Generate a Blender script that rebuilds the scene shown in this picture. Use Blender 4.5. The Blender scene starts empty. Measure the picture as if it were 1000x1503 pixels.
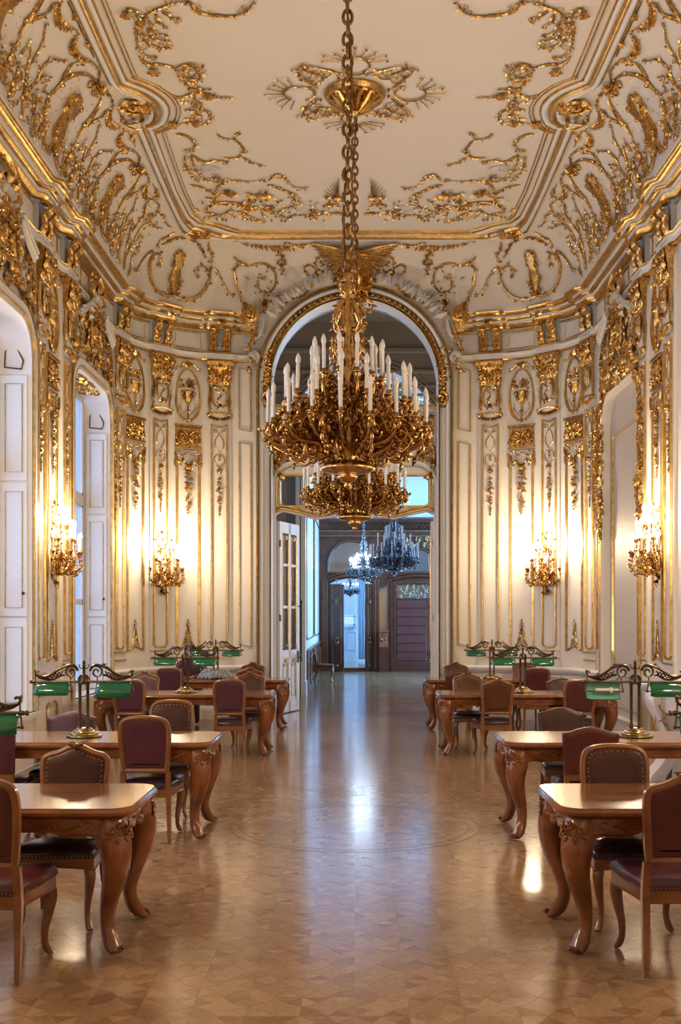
import bpy, bmesh, math, random
import numpy as np
from mathutils import Vector, Matrix
PI = math.pi
sc = bpy.context.scene
COL = sc.collection
random.seed(7)

# ------------------------------------------------------------------ camera
EYE = 1.775
cam = bpy.data.cameras.new('camera')
cam.sensor_fit = 'HORIZONTAL'; cam.sensor_width = 36.0
cam.lens = 1620 / 1000 * 36.0
cam.shift_x = -21 / 1000; cam.shift_y = 153.5 / 1000
cam.clip_start = 0.05; cam.clip_end = 200
camo = bpy.data.objects.new('camera', cam); COL.objects.link(camo)
camo.location = (0, 0, EYE); camo.rotation_euler = (PI / 2, 0, 0)
sc.camera = camo

# ------------------------------------------------------------------ world, daylight, exposure
wd = bpy.data.worlds.new('sky'); sc.world = wd; wd.use_nodes = True
bg = wd.node_tree.nodes['Background']
bg.inputs[0].default_value = (0.42, 0.62, 1.0, 1); bg.inputs[1].default_value = 1.3
sc.view_settings.view_transform = 'Standard'; sc.view_settings.look = 'None'
sc.view_settings.gamma = 1.0; sc.view_settings.use_curve_mapping = False
sc.view_settings.exposure = 0.2
sc.cycles.use_denoising = True
sc.cycles.max_bounces = 8; sc.cycles.diffuse_bounces = 4; sc.cycles.glossy_bounces = 4
sc.cycles.transparent_max_bounces = 12; sc.cycles.transmission_bounces = 6
sc.cycles.sample_clamp_indirect = 6.0
sc.cycles.caustics_reflective = False; sc.cycles.caustics_refractive = False

def lamp(name, kind, loc, energy, color, size=None, size_y=None, rot=None):
    l = bpy.data.lights.new(name, kind); l.energy = energy; l.color = color
    if kind == 'AREA':
        l.shape = 'RECTANGLE'; l.size = size; l.size_y = size_y or size
    elif size: l.shadow_soft_size = size
    o = bpy.data.objects.new(name, l); COL.objects.link(o); o.location = loc
    if rot: o.rotation_euler = rot
    return o
WARM = (1.0, 0.79, 0.53)
COOL = (0.28, 0.56, 1.0)
# added fill lamps, set like sconces on the unseen piers nearer than the frame
for yy in (9.9, 6.0):
    for sx in (-1, 1):
        lamp('pier_fill_light', 'POINT', (sx * 3.4, yy, 3.0), 125, WARM, 0.25)
lamp('anteroom_fill_light', 'AREA', (0, -1.2, 4.6), 25, (1.0, 0.83, 0.66), 3.0, 2.0)  # unseen area lamp added behind the camera as fill
# daylight falling through the windows of the left wall
for yy in (16.1, 11.95, 7.8):
    lamp('window_daylight', 'AREA', (-5.1, yy, 3.0), 62, (0.44, 0.59, 1.0), 4.4, 2.0, (0, -PI / 2, 0))
# unseen area panels added to light the rooms beyond the door
lamp('vestibule_fill_light', 'AREA', (3.7, 22.5, 3.4), 120, (1.0, 0.90, 0.78), 3.0, 4.0, (0, PI / 2, 0))
lamp('salon_fill_light', 'AREA', (4.4, 31.0, 3.6), 1250, COOL, 8.0, 4.6, (0, PI / 2, 0))
lamp('cabinet_fill_light', 'AREA', (2.6, 41.0, 3.0), 420, (0.22, 0.52, 1.0), 4.0, 3.0, (0, PI / 2, 0))

# ------------------------------------------------------------------ materials
def mat(name): 
    m = bpy.data.materials.new(name); m.use_nodes = True
    return m, m.node_tree.nodes, m.node_tree.links, m.node_tree.nodes['Principled BSDF']
def rgba(c): return (c[0], c[1], c[2], 1)
def simple(name, col, rough=0.5, metal=0.0, var=0.0, scale=6.0, bump=0.0, bscale=60.0, spec=0.5, coat=0.0, stretch=None, col2=None):
    m, N, L, b = mat(name)
    b.inputs['Roughness'].default_value = rough; b.inputs['Metallic'].default_value = metal
    b.inputs['Base Color'].default_value = rgba(col)
    b.inputs['Specular IOR Level'].default_value = spec
    b.inputs['Coat Weight'].default_value = coat; b.inputs['Coat Roughness'].default_value = 0.12
    if var or bump or col2:
        tc = N.new('ShaderNodeTexCoord'); mp = N.new('ShaderNodeMapping')
        L.new(tc.outputs['Object'], mp.inputs[0])
        if stretch: mp.inputs['Scale'].default_value = stretch
    if var or col2:
        nz = N.new('ShaderNodeTexNoise'); nz.inputs['Scale'].default_value = scale; nz.inputs['Detail'].default_value = 5
        L.new(mp.outputs[0], nz.inputs['Vector'])
        cr = N.new('ShaderNodeValToRGB'); cr.color_ramp.elements[0].position = 0.3; cr.color_ramp.elements[1].position = 0.72
        c2 = col2 or tuple(x * (1 - var) for x in col)
        cr.color_ramp.elements[0].color = rgba(c2); cr.color_ramp.elements[1].color = rgba(col)
        L.new(nz.outputs['Fac'], cr.inputs[0]); L.new(cr.outputs[0], b.inputs['Base Color'])
    if bump:
        n2 = N.new('ShaderNodeTexNoise'); n2.inputs['Scale'].default_value = bscale; n2.inputs['Detail'].default_value = 3
        L.new(mp.outputs[0], n2.inputs['Vector'])
        bp = N.new('ShaderNodeBump'); bp.inputs['Strength'].default_value = bump; bp.inputs['Distance'].default_value = 0.01
        L.new(n2.outputs['Fac'], bp.inputs['Height']); L.new(bp.outputs[0], b.inputs['Normal'])
    return m
def emit(name, col, strength):
    m, N, L, b = mat(name)
    b.inputs['Base Color'].default_value = rgba(col)
    b.inputs['Emission Color'].default_value = rgba(col); b.inputs['Emission Strength'].default_value = strength
    return m
def glass(name, tint=(1, 1, 1), refl=0.12):
    m, N, L, b = mat(name); N.remove(b)
    tr = N.new('ShaderNodeBsdfTransparent'); tr.inputs[0].default_value = rgba(tint)
    gl = N.new('ShaderNodeBsdfGlossy'); gl.inputs['Roughness'].default_value = 0.03
    lw = N.new('ShaderNodeLayerWeight'); lw.inputs[0].default_value = refl
    mu = N.new('ShaderNodeMath'); mu.operation = 'MULTIPLY'; mu.inputs[1].default_value = 0.4; L.new(lw.outputs['Fresnel'], mu.inputs[0])
    mx = N.new('ShaderNodeMixShader'); L.new(mu.outputs[0], mx.inputs[0])
    L.new(tr.outputs[0], mx.inputs[1]); L.new(gl.outputs[0], mx.inputs[2])
    L.new(mx.outputs[0], N['Material Output'].inputs[0])
    return m
M = {}
M['plaster'] = simple('plaster', (0.80, 0.735, 0.655), 0.55, var=0.035, scale=1.6, bump=0.03, bscale=40)
M['ceiling'] = simple('ceiling_plaster', (0.77, 0.69, 0.60), 0.7, var=0.04, scale=0.8)
M['white'] = simple('white_paint', (0.80, 0.77, 0.74), 0.4, var=0.03, scale=3)
M['greypanel'] = simple('matt_panel_paint', (0.56, 0.50, 0.45), 0.5, var=0.05, scale=1.0)
M['stucco'] = simple('pale_stucco_relief', (0.66, 0.62, 0.58), 0.6, var=0.15, scale=9)
M['gold'] = simple('gilding', (0.86, 0.58, 0.22), 0.27, 1.0, scale=26, col2=(0.34, 0.185, 0.05), bump=0.3, bscale=55)
M['goldline'] = simple('gilded_moulding', (0.84, 0.57, 0.21), 0.31, 1.0, scale=12, col2=(0.48, 0.29, 0.09))
M['bronze'] = simple('gilt_bronze', (0.80, 0.52, 0.20), 0.24, 1.0, scale=24, col2=(0.30, 0.155, 0.05), bump=0.2, bscale=60)
M['silver'] = simple('dark_silvered_metal', (0.32, 0.33, 0.36), 0.3, 1.0, scale=20, col2=(0.10, 0.10, 0.11))
M['iron'] = simple('aged_chain_bronze', (0.36, 0.22, 0.09), 0.38, 1.0, scale=25, col2=(0.16, 0.085, 0.03))
M['candle'] = simple('white_candle_sleeve', (0.80, 0.78, 0.76), 0.45)
M['bulb'] = simple('unlit_bulb_glass', (0.82, 0.81, 0.82), 0.12, coat=0.5)
M['litbulb'] = emit('lit_bulb', (1.0, 0.86, 0.66), 28.0)
M['coolbulb'] = emit('lit_cool_bulb', (0.72, 0.88, 1.0), 16.0)
M['walnut'] = simple('polished_walnut', (0.31, 0.100, 0.024), 0.22, scale=5, col2=(0.12, 0.034, 0.009), stretch=(1, 1, 1), coat=0.35, bump=0.03)
M['tabletop'] = simple('polished_tabletop_veneer', (0.27, 0.122, 0.048), 0.20, scale=3.2, col2=(0.145, 0.055, 0.020), stretch=(0.7, 4, 1), coat=0.5)
M['chairwood'] = simple('chair_beech', (0.28, 0.105, 0.030), 0.30, scale=6, col2=(0.15, 0.048, 0.013), coat=0.2)
M['maroon'] = simple('maroon_leather', (0.100, 0.017, 0.015), 0.40, var=0.35, scale=8, bump=0.10, bscale=120)
M['purple'] = simple('aubergine_leather', (0.088, 0.020, 0.036), 0.42, var=0.3, scale=8, bump=0.10, bscale=120)
M['brownleather'] = simple('worn_brown_leather', (0.085, 0.033, 0.023), 0.33, scale=5, col2=(0.036, 0.013, 0.011), bump=0.08, bscale=90, spec=0.25)
M['tanleather'] = simple('tan_brown_leather', (0.125, 0.050, 0.020), 0.42, scale=6, col2=(0.08, 0.028, 0.012), bump=0.08, bscale=90, spec=0.25)
M['darkleather'] = simple('dark_seat_leather', (0.045, 0.020, 0.026), 0.24, var=0.3, scale=6, bump=0.06, bscale=80)
M['nail'] = simple('brass_nail', (0.30, 0.19, 0.10), 0.35, 1.0)
M['brass'] = simple('aged_brass', (0.20, 0.145, 0.085), 0.36, 1.0, scale=18, col2=(0.08, 0.055, 0.032))
M['brightbrass'] = simple('polished_brass', (0.46, 0.34, 0.16), 0.24, 1.0, scale=12, col2=(0.22, 0.15, 0.06))
M['tubeglass'] = simple('white_lamp_tube', (0.85, 0.85, 0.82), 0.2)
M['darkwood'] = simple('dark_carved_wood', (0.105, 0.024, 0.008), 0.30, scale=6, col2=(0.050, 0.012, 0.005), coat=0.2)
M['burgundy'] = simple('burgundy_boards', (0.115, 0.026, 0.020), 0.35, var=0.3, scale=5)
M['dullgold'] = simple('dull_gilding', (0.42, 0.31, 0.16), 0.35, 1.0, scale=18, col2=(0.18, 0.12, 0.06))
M['coolwhite'] = simple('cool_white_panelling', (0.74, 0.75, 0.77), 0.35, var=0.04, scale=2)
M['taupe'] = simple('taupe_wall_paint', (0.34, 0.285, 0.23), 0.6, var=0.06, scale=1)
M['marble'] = simple('red_marble', (0.35, 0.10, 0.05), 0.2, scale=7, col2=(0.12, 0.03, 0.02))
M['curtain'] = simple('pale_curtain', (0.62, 0.66, 0.72), 0.8, var=0.06, scale=4)
M['pane'] = glass('window_pane', (0.93, 0.96, 1.0), 0.18)
def blind():
    m, N, L, b = mat('backlit_blind'); tl = N.new('ShaderNodeBsdfTranslucent'); tl.inputs[0].default_value = (0.62, 0.80, 0.95, 1)
    b.inputs['Base Color'].default_value = (0.6, 0.66, 0.72, 1); mx = N.new('ShaderNodeMixShader'); mx.inputs[0].default_value = 0.75
    L.new(b.outputs[0], mx.inputs[1]); L.new(tl.outputs[0], mx.inputs[2]); 
    t2 = N.new('ShaderNodeBsdfTransparent'); m2 = N.new('ShaderNodeMixShader'); m2.inputs[0].default_value = 0.55
    L.new(mx.outputs[0], m2.inputs[1]); L.new(t2.outputs[0], m2.inputs[2]); L.new(m2.outputs[0], N['Material Output'].inputs[0]); return m
M['blind'] = blind()
M['mirror'] = simple('old_mirror_glass', (0.62, 0.64, 0.66), 0.06, 1.0)
M['skin'] = simple('skin', (0.52, 0.30, 0.21), 0.5)
M['hair'] = simple('dark_hair', (0.02, 0.016, 0.02), 0.5, var=0.4, scale=50)
M['shirt'] = simple('mauve_shirt', (0.12, 0.05, 0.055), 0.85, var=0.15, scale=12)
M['cloth'] = simple('grey_cloth', (0.52, 0.52, 0.52), 0.7, scale=30, col2=(0.16, 0.16, 0.17))
M['black'] = simple('black_metal', (0.02, 0.02, 0.02), 0.4)
def green_glass():
    m, N, L, b = mat('green_shade_glass')
    b.inputs['Base Color'].default_value = (0.002, 0.115, 0.045, 1); b.inputs['Roughness'].default_value = 0.07
    b.inputs['Coat Weight'].default_value = 0.6; b.inputs['Coat Roughness'].default_value = 0.04
    b.inputs['Subsurface Weight'].default_value = 0.0
    return m
M['green'] = green_glass()
M['greenin'] = simple('opal_shade_lining', (0.20, 0.50, 0.36), 0.2)
def parquet(name, attr):
    m, N, L, b = mat(name)
    if attr:
        a = N.new('ShaderNodeAttribute'); a.attribute_name = 'tone'; src = a.outputs['Fac']
    else:
        a = N.new('ShaderNodeObjectInfo'); src = a.outputs['Random']
    cr = N.new('ShaderNodeValToRGB'); e = cr.color_ramp.elements
    e[0].color = (0.265, 0.150, 0.076, 1); e[1].color = (0.445, 0.285, 0.160, 1); e[1].position = 1.0
    L.new(src, cr.inputs[0])
    g = N.new('ShaderNodeNewGeometry')
    nz = N.new('ShaderNodeTexNoise'); nz.inputs['Scale'].default_value = 1.3; nz.inputs['Detail'].default_value = 4
    L.new(g.outputs['Position'], nz.inputs['Vector'])
    n2 = N.new('ShaderNodeTexNoise'); n2.inputs['Scale'].default_value = 38; n2.inputs['Detail'].default_value = 4
    L.new(g.outputs['Position'], n2.inputs['Vector'])
    mx = N.new('ShaderNodeMix'); mx.data_type = 'RGBA'; mx.blend_type = 'MULTIPLY'; mx.inputs[0].default_value = 0.55
    L.new(cr.outputs[0], mx.inputs[6])
    c2 = N.new('ShaderNodeValToRGB'); c2.color_ramp.elements[0].color = (0.62, 0.60, 0.58, 1); c2.color_ramp.elements[0].position = 0.3
    c2.color_ramp.elements[1].color = (1.05, 1.03, 1.0, 1); c2.color_ramp.elements[1].position = 0.7
    L.new(n2.outputs['Fac'], c2.inputs[0]); L.new(c2.outputs[0], mx.inputs[7])
    L.new(mx.outputs[2], b.inputs['Base Color'])
    rr = N.new('ShaderNodeMapRange'); rr.inputs[3].default_value = 0.10; rr.inputs[4].default_value = 0.20
    L.new(nz.outputs['Fac'], rr.inputs[0]); L.new(rr.outputs[0], b.inputs['Roughness'])
    b.inputs['Specular IOR Level'].default_value = 0.55
    bp = N.new('ShaderNodeBump'); bp.inputs['Strength'].default_value = 0.035; bp.inputs['Distance'].default_value = 0.003
    n3 = N.new('ShaderNodeTexNoise'); n3.inputs['Scale'].default_value = 9; n3.inputs['Detail'].default_value = 2
    L.new(g.outputs['Position'], n3.inputs['Vector'])
    L.new(n3.outputs['Fac'], bp.inputs['Height']); L.new(bp.outputs[0], b.inputs['Normal'])
    return m
M['parquet'] = parquet('oak_star_parquet', True)
M['parquetpiece'] = parquet('oak_star_parquet_piece', False)
M['joint'] = simple('dark_floor_joint', (0.25, 0.14, 0.07), 0.35)
M['inlay'] = simple('dark_inlay_wood', (0.20, 0.105, 0.05), 0.2)
# ------------------------------------------------------------------ mesh helpers
class G:
    """collects vertices and faces of one mesh"""
    def __init__(s): s.v = []; s.f = []
    def add(s, vs, fs):
        b = len(s.v); s.v.extend(tuple(p) for p in vs); s.f.extend(tuple(i + b for i in f) for f in fs)
    def join(s, g, T=None):
        vs = g.v if T is None else [tuple(T @ Vector(p)) for p in g.v]
        s.add(vs, g.f)
    def box(s, c, d, taper=1.0):
        x, y, z = c; a, b, h = d[0] / 2, d[1] / 2, d[2] / 2; t = taper
        s.add([(x - a * t, y - b * t, z - h), (x + a * t, y - b * t, z - h), (x + a * t, y + b * t, z - h), (x - a * t, y + b * t, z - h),
               (x - a, y - b, z + h), (x + a, y - b, z + h), (x + a, y + b, z + h), (x - a, y + b, z + h)],
              [(0, 3, 2, 1), (4, 5, 6, 7), (0, 1, 5, 4), (1, 2, 6, 5), (2, 3, 7, 6), (3, 0, 4, 7)])
    def bx(s, x0, x1, y0, y1, z0, z1): s.box(((x0 + x1) / 2, (y0 + y1) / 2, (z0 + z1) / 2), (x1 - x0, y1 - y0, z1 - z0))
    def tube(s, pts, r, n=5, closed=False, flat=None, cap=True):
        P = np.array(pts, float); k = len(P)
        if k < 2: return
        R = np.full(k, r) if np.isscalar(r) else np.array(r, float)
        if closed: T = np.roll(P, -1, 0) - np.roll(P, 1, 0)
        else: T = np.gradient(P, axis=0)
        T /= np.maximum(np.linalg.norm(T, axis=1, keepdims=True), 1e-9)
        a = np.array((0, 0, 1.0)) if abs(T[0][2]) < 0.9 else np.array((1.0, 0, 0))
        if flat is not None: a = np.array(flat, float)
        u = a - T[0] * a.dot(T[0]); u /= max(np.linalg.norm(u), 1e-9)
        vs = []
        for i in range(k):
            if flat is not None: u = np.array(flat, float)
            u = u - T[i] * u.dot(T[i]); u /= max(np.linalg.norm(u), 1e-9)
            w = np.cross(T[i], u)
            for j in range(n):
                q = 2 * PI * j / n
                vs.append(P[i] + R[i] * (math.cos(q) * u + math.sin(q) * w))
        fs = []
        for i in range(k if closed else k - 1):
            i2 = (i + 1) % k
            for j in range(n):
                j2 = (j + 1) % n
                fs.append((i * n + j, i * n + j2, i2 * n + j2, i2 * n + j))
        if cap and not closed:
            fs.append(tuple(range(n - 1, -1, -1))); fs.append(tuple((k - 1) * n + j for j in range(n)))
        s.add(vs, fs)
    def loft(s, rings, cap=True, closed=False):
        n = len(rings[0]); fs = []; k = len(rings)
        for i in range(k if closed else k - 1):
            i2 = (i + 1) % k
            for j in range(n): fs.append((i * n + j, i * n + (j + 1) % n, i2 * n + (j + 1) % n, i2 * n + j))
        if cap and not closed:
            fs.append(tuple(range(n - 1, -1, -1))); fs.append(tuple((k - 1) * n + j for j in range(n)))
        s.add([p for r in rings for p in r], fs)
    def lathe(s, prof, n=16, c=(0, 0, 0)):
        rings = [[(c[0] + r * math.cos(2 * PI * j / n), c[1] + r * math.sin(2 * PI * j / n), c[2] + z) for j in range(n)] for r, z in prof]
        s.loft(rings)
    def ball(s, c, r, n=6, m=4, sz=1.0):
        s.lathe([(max(r * math.sin(PI * i / m), r * 0.05), -r * sz * math.cos(PI * i / m)) for i in range(m + 1)], n, c)
    def leaf(s, p, ang, Ln, Wd, lift=0.02, w=0.0, plane=True):
        """relief leaf in the x-z plane, y is outward"""
        c, q = math.cos(ang), math.sin(ang); x, z = p
        def at(a, b, y): return (x + a * c - b * q, w + y, z + a * q + b * c)
        s.add([at(0, 0, 0), at(Ln * .45, Wd / 2, 0.0), at(Ln * .45, -Wd / 2, 0.0), at(Ln, 0, lift * .6), at(Ln * .4, 0, lift)],
              [(0, 4, 1), (1, 4, 3), (3, 4, 2), (2, 4, 0), (0, 1, 3, 2)])
    def flower(s, p, r, w=0.0, lift=0.03, n=5, rot=0.0):
        x, z = p; vs = [(x, w + lift, z)]
        for i in range(2 * n):
            a = rot + PI * i / n; rr = r if i % 2 == 0 else r * 0.55
            vs.append((x + rr * math.cos(a), w + (lift * .45 if i % 2 == 0 else 0.0), z + rr * math.sin(a)))
        vs.append((x, w - 0.004, z)); k = 2 * n
        s.add(vs, [(0, 1 + (i + 1) % k, 1 + i) for i in range(k)] + [(k + 1, 1 + i, 1 + (i + 1) % k) for i in range(k)])
    def prism(s, poly, y0, y1):
        """poly in x-z, extruded along y"""
        n = len(poly)
        s.add([(x, y0, z) for x, z in poly] + [(x, y1, z) for x, z in poly],
              [tuple(range(n)), tuple(range(2 * n - 1, n - 1, -1))] + [(i, i + n, (i + 1) % n + n, (i + 1) % n) for i in range(n)])
    def prismz(s, poly, z0, z1):
        n = len(poly)
        s.add([(x, y, z0) for x, y in poly] + [(x, y, z1) for x, y in poly],
              [tuple(range(n - 1, -1, -1)), tuple(range(n, 2 * n))] + [(i, (i + 1) % n, (i + 1) % n + n, i + n) for i in range(n)])
    def ringprism(s, outer, inner, y0, y1):
        """frame between two outlines (same count) in x-z"""
        n = len(outer)
        vs = [(x, y0, z) for x, z in outer] + [(x, y0, z) for x, z in inner] + [(x, y1, z) for x, z in outer] + [(x, y1, z) for x, z in inner]
        fs = []
        for i in range(n):
            j = (i + 1) % n
            fs += [(i, j, n + j, n + i), (2 * n + i, 3 * n + i, 3 * n + j, 2 * n + j), (i, 2 * n + i, 2 * n + j, j), (n + i, n + j, 3 * n + j, 3 * n + i)]
        s.add(vs, fs)
    def mapped(s, fn):
        """maps (x,y,z) arrays through fn; fixes winding when the map mirrors"""
        g = G(); A = np.array(s.v, float); B = fn(A[:, 0], A[:, 1], A[:, 2])
        g.v = [tuple(p) for p in B]
        c = A.mean(0); e = 1e-3
        Q = fn(np.array([c[0], c[0] + e, c[0], c[0]]), np.array([c[1], c[1], c[1] + e, c[1]]), np.array([c[2], c[2], c[2], c[2] + e]))
        d = np.linalg.det(np.stack([Q[1] - Q[0], Q[2] - Q[0], Q[3] - Q[0]]))
        g.f = [tuple(reversed(f)) for f in s.f] if d < 0 else list(s.f)
        return g
    def mirrored(s):
        g = G(); g.v = [(-x, y, z) for x, y, z in s.v]; g.f = [tuple(reversed(f)) for f in s.f]; return g
    def mesh(s, name, m, smooth=True, ang=None):
        me = bpy.data.meshes.new(name); me.from_pydata(s.v, [], s.f)
        if m is not None: me.materials.append(m)
        if smooth:
            me.polygons.foreach_set('use_smooth', [True] * len(me.polygons))
            if ang: me.set_sharp_from_angle(angle=math.radians(ang))
        me.update(); return me
    def obj(s, name, m, parent=None, loc=None, rz=0.0, smooth=True, ang=40):
        return place(s.mesh(name, m, smooth, ang), name, parent, loc, rz)

def place(me, name, parent=None, loc=None, rz=0.0, mw=None):
    o = bpy.data.objects.new(name, me); COL.objects.link(o)
    if parent is not None: o.parent = parent
    if mw is not None: o.matrix_local = mw
    else:
        if loc is not None: o.location = loc
        if rz: o.rotation_euler = (0, 0, rz)
    return o
def empty(name, loc=(0, 0, 0), rz=0.0):
    o = bpy.data.objects.new(name, None); COL.objects.link(o); o.location = loc; o.rotation_euler = (0, 0, rz)
    o.empty_display_size = 0.1
    return o
def tag(o, label=None, cat=None, group=None, kind=None):
    if label: o['label'] = label
    if cat: o['category'] = cat
    if group: o['group'] = group
    if kind: o['kind'] = kind
    return o
def structure(o, label=None, cat=None):
    o['kind'] = 'structure'
    if label: o['label'] = label
    if cat: o['category'] = cat
    return o
def copy_tree(o, parent=None):
    c = o.copy(); COL.objects.link(c)
    if parent is not None: c.parent = parent
    for ch in list(KIDS.get(o.name, ())): copy_tree(ch, c)
    return c
KIDS = {}
def index_kids(root):
    for o in COL.objects:
        if o.parent: 
            l = KIDS.setdefault(o.parent.name, [])
            if o not in l: l.append(o)

def crom(ctrl, per=6, closed=False):
    """Catmull-Rom through the control points (any dimension)"""
    P = [np.array(p, float) for p in ctrl]; n = len(P); out = []
    for i in range(n if closed else n - 1):
        if closed: p0, p1, p2, p3 = P[i - 1], P[i], P[(i + 1) % n], P[(i + 2) % n]
        else: p0 = P[max(i - 1, 0)]; p1 = P[i]; p2 = P[i + 1]; p3 = P[min(i + 2, n - 1)]
        for k in range(per):
            t = k / per
            out.append(0.5 * ((2 * p1) + (p2 - p0) * t + (2 * p0 - 5 * p1 + 4 * p2 - p3) * t * t + (3 * p1 - p0 - 3 * p2 + p3) * t ** 3))
    if not closed: out.append(P[-1])
    return out
def spiral(cx, cz, r0, r1, a0, a1, n=18):
    return [(cx + (r0 + (r1 - r0) * i / n) * math.cos(a0 + (a1 - a0) * i / n), cz + (r0 + (r1 - r0) * i / n) * math.sin(a0 + (a1 - a0) * i / n)) for i in range(n + 1)]
def tube2(g, pts2, r0, r1=None, w=0.012, n=5):
    k = len(pts2); r1 = r0 if r1 is None else r1
    g.tube([(p[0], w, p[1]) for p in pts2], [r0 + (r1 - r0) * i / max(k - 1, 1) for i in range(k)], n)
def vine(g, pts2, r0=0.014, r1=0.006, w=0.012, step=0.07, lf=0.07, rnd=None, flowers=0.0, ball=True, smooth=4, swell=True, side=0, tend=0.0):
    """an acanthus scroll: tapering stem, leaves to both sides, knob or flower at the end"""
    rnd = rnd or random
    P = crom(pts2, smooth) if smooth else [np.array(p, float) for p in pts2]
    k = len(P)
    R = [(r0 + (r1 - r0) * i / max(k - 1, 1)) * (0.75 + 0.45 * math.sin(PI * min(1, i / max(k - 1, 1) * 1.4)) if swell else 1) for i in range(k)]
    g.tube([(p[0], w, p[1]) for p in P], R, 5)
    acc = 0.0; sd = 1
    for i in range(1, k):
        d = P[i] - P[i - 1]; acc += math.hypot(d[0], d[1])
        if acc >= step:
            acc = 0.0; a = math.atan2(d[1], d[0]); sd = side or -sd
            L_ = lf * rnd.uniform(0.6, 1.15)
            if rnd.random() < flowers: g.flower((P[i][0], P[i][1]), L_ * .55, w, L_ * .5)
            g.leaf((P[i][0], P[i][1]), a + sd * rnd.uniform(.5, 1.0), L_, L_ * .5, L_ * .32, w)
            if tend and rnd.random() < tend:
                q = lf * rnd.uniform(.5, 1.0); b = a - sd * PI / 2
                curl(g, P[i][0] + q * math.cos(b), P[i][1] + q * math.sin(b), q, b + PI, -sd * rnd.uniform(.7, 1.0), w, r1 * .8)
            if rnd.random() < .5: g.leaf((P[i][0], P[i][1]), a - sd * rnd.uniform(.4, .9), L_ * .7, L_ * .36, L_ * .25, w)
    if ball:
        g.ball((P[-1][0], w + r1, P[-1][1]), max(r1 * 2.3, r0 * .9), 6, 4)
def curl(g, cx, cz, r, a0, turns, w=0.012, tr=0.012, lf=0.0, rnd=None):
    pts = spiral(cx, cz, r, r * .18, a0, a0 + turns * 2 * PI, 18)
    if lf: vine(g, pts, tr, tr * .6, w, r * .9, lf, rnd, smooth=0, swell=False)
    else:
        tube2(g, pts, tr, tr * .6, w)
        g.ball((pts[-1][0], w + tr * .5, pts[-1][1]), tr * 1.3)
def sym(g):
    """adds the mirror image (x -> -x) of what g holds"""
    m = g.mirrored(); g.add(m.v, m.f); return g
def filigree(g, x0, x1, z0, z1, n, size, seed, w=0.012, mir=True, flowers=0.25):
    """a dense gilded field of little scrolls and leaves"""
    rn = random.Random(seed); h = G(); xa = 0 if mir else x0
    for i in range(n):
        cx = rn.uniform(xa, x1); cz = rn.uniform(z0, z1); r = size * rn.uniform(.5, 1.0)
        if cx + r > x1: cx = x1 - r
        cz = min(max(cz, z0 + r), z1 - r)
        h2 = rn.random()
        if h2 < .45: curl(h, cx, cz, r, rn.uniform(0, 6.28), rn.choice((-1.3, 1.3, 1.0, -1.0)), w, size * .13)
        elif h2 < .45 + flowers: h.flower((cx, cz), r * .8, w, r * .6, 5, rn.random())
        else:
            a = rn.uniform(0, 6.28)
            for k in range(3): h.leaf((cx, cz), a + (k - 1) * .6, r * 1.4, r * .6, r * .5, w)
    if mir: sym(h)
    g.join(h)
def drop(g, x, z0, z1, wd=0.05, seed=1, w=0.012):
    """a hanging husk and flower drop from z0 down to z1"""
    rn = random.Random(seed); z = z0; n = 0
    g.tube([(x, w, z0), (x, w, z1)], 0.005, 4)
    while z > z1 + .02:
        t = (z0 - z) / (z0 - z1); k = wd * (0.75 + .5 * math.sin(PI * min(1, t * 1.15))) * (1 - .45 * t)
        if n % 3 == 0: g.flower((x, z), k * .62, w, k * .5, 5, rn.random())
        for sd in (-1, 1):
            g.leaf((x + rn.uniform(-.2, .2) * k, z), -PI / 2 + sd * rn.uniform(.5, 2.0), k * rn.uniform(.8, 1.25), k * .42, k * .35, w)
        if rn.random() < .6: g.flower((x + rn.uniform(-.5, .5) * k, z - .3 * k), k * .36, w, k * .4, 5, rn.random())
        z -= k * .95; n += 1
def garland(g, a, b, sag, wd=0.045, seed=1, w=0.012, n=14):
    rn = random.Random(seed)
    P = [(a[0] + (b[0] - a[0]) * i / n, a[1] + (b[1] - a[1]) * i / n - sag * 4 * (i / n) * (1 - i / n)) for i in range(n + 1)]
    tube2(g, P, 0.006, None, w, 4)
    for i, p in enumerate(P):
        k = wd * (.6 + .5 * math.sin(PI * i / n))
        if i % 3 == 1: g.flower(p, k * .6, w, k * .5)
        d = math.atan2(P[min(i + 1, n)][1] - P[max(i - 1, 0)][1], P[min(i + 1, n)][0] - P[max(i - 1, 0)][0])
        for sd in (-1, 1): g.leaf(p, d + sd * rn.uniform(.6, 1.4), k, k * .5, k * .35, w)
def rrect(x0, x1, z0, z1, r, n=5, bottom=True):
    """rounded rectangle outline, counter clockwise in x-z"""
    out = []
    for cx, cz, a0, rr in ((x1 - r, z1 - r, 0, r), (x0 + r, z1 - r, PI / 2, r), (x0 + r, z0 + r, PI, r if bottom else 0), (x1 - r, z0 + r, 1.5 * PI, r if bottom else 0)):
        if rr == 0:
            out += [((x0 if a0 == PI else x1), z0)]
        else:
            out += [(cx + rr * math.cos(a0 + PI / 2 * i / n), cz + rr * math.sin(a0 + PI / 2 * i / n)) for i in range(n + 1)]
    return out
def sweep(g, path, norms, prof, closed=False, up=(0, 0, 1)):
    """path: 3D points, norms: outward unit vectors, prof: list of (out, along-up)"""
    up = np.array(up, float)
    rings = [[tuple(np.array(p) + np.array(n) * a + up * b) for a, b in prof] for p, n in zip(path, norms)]
    k = len(prof); fs = []
    m = len(rings)
    for i in range(m if closed else m - 1):
        i2 = (i + 1) % m
        for j in range(k - 1): fs.append((i * k + j, i * k + j + 1, i2 * k + j + 1, i2 * k + j))
    g.add([p for r in rings for p in r], fs)
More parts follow.
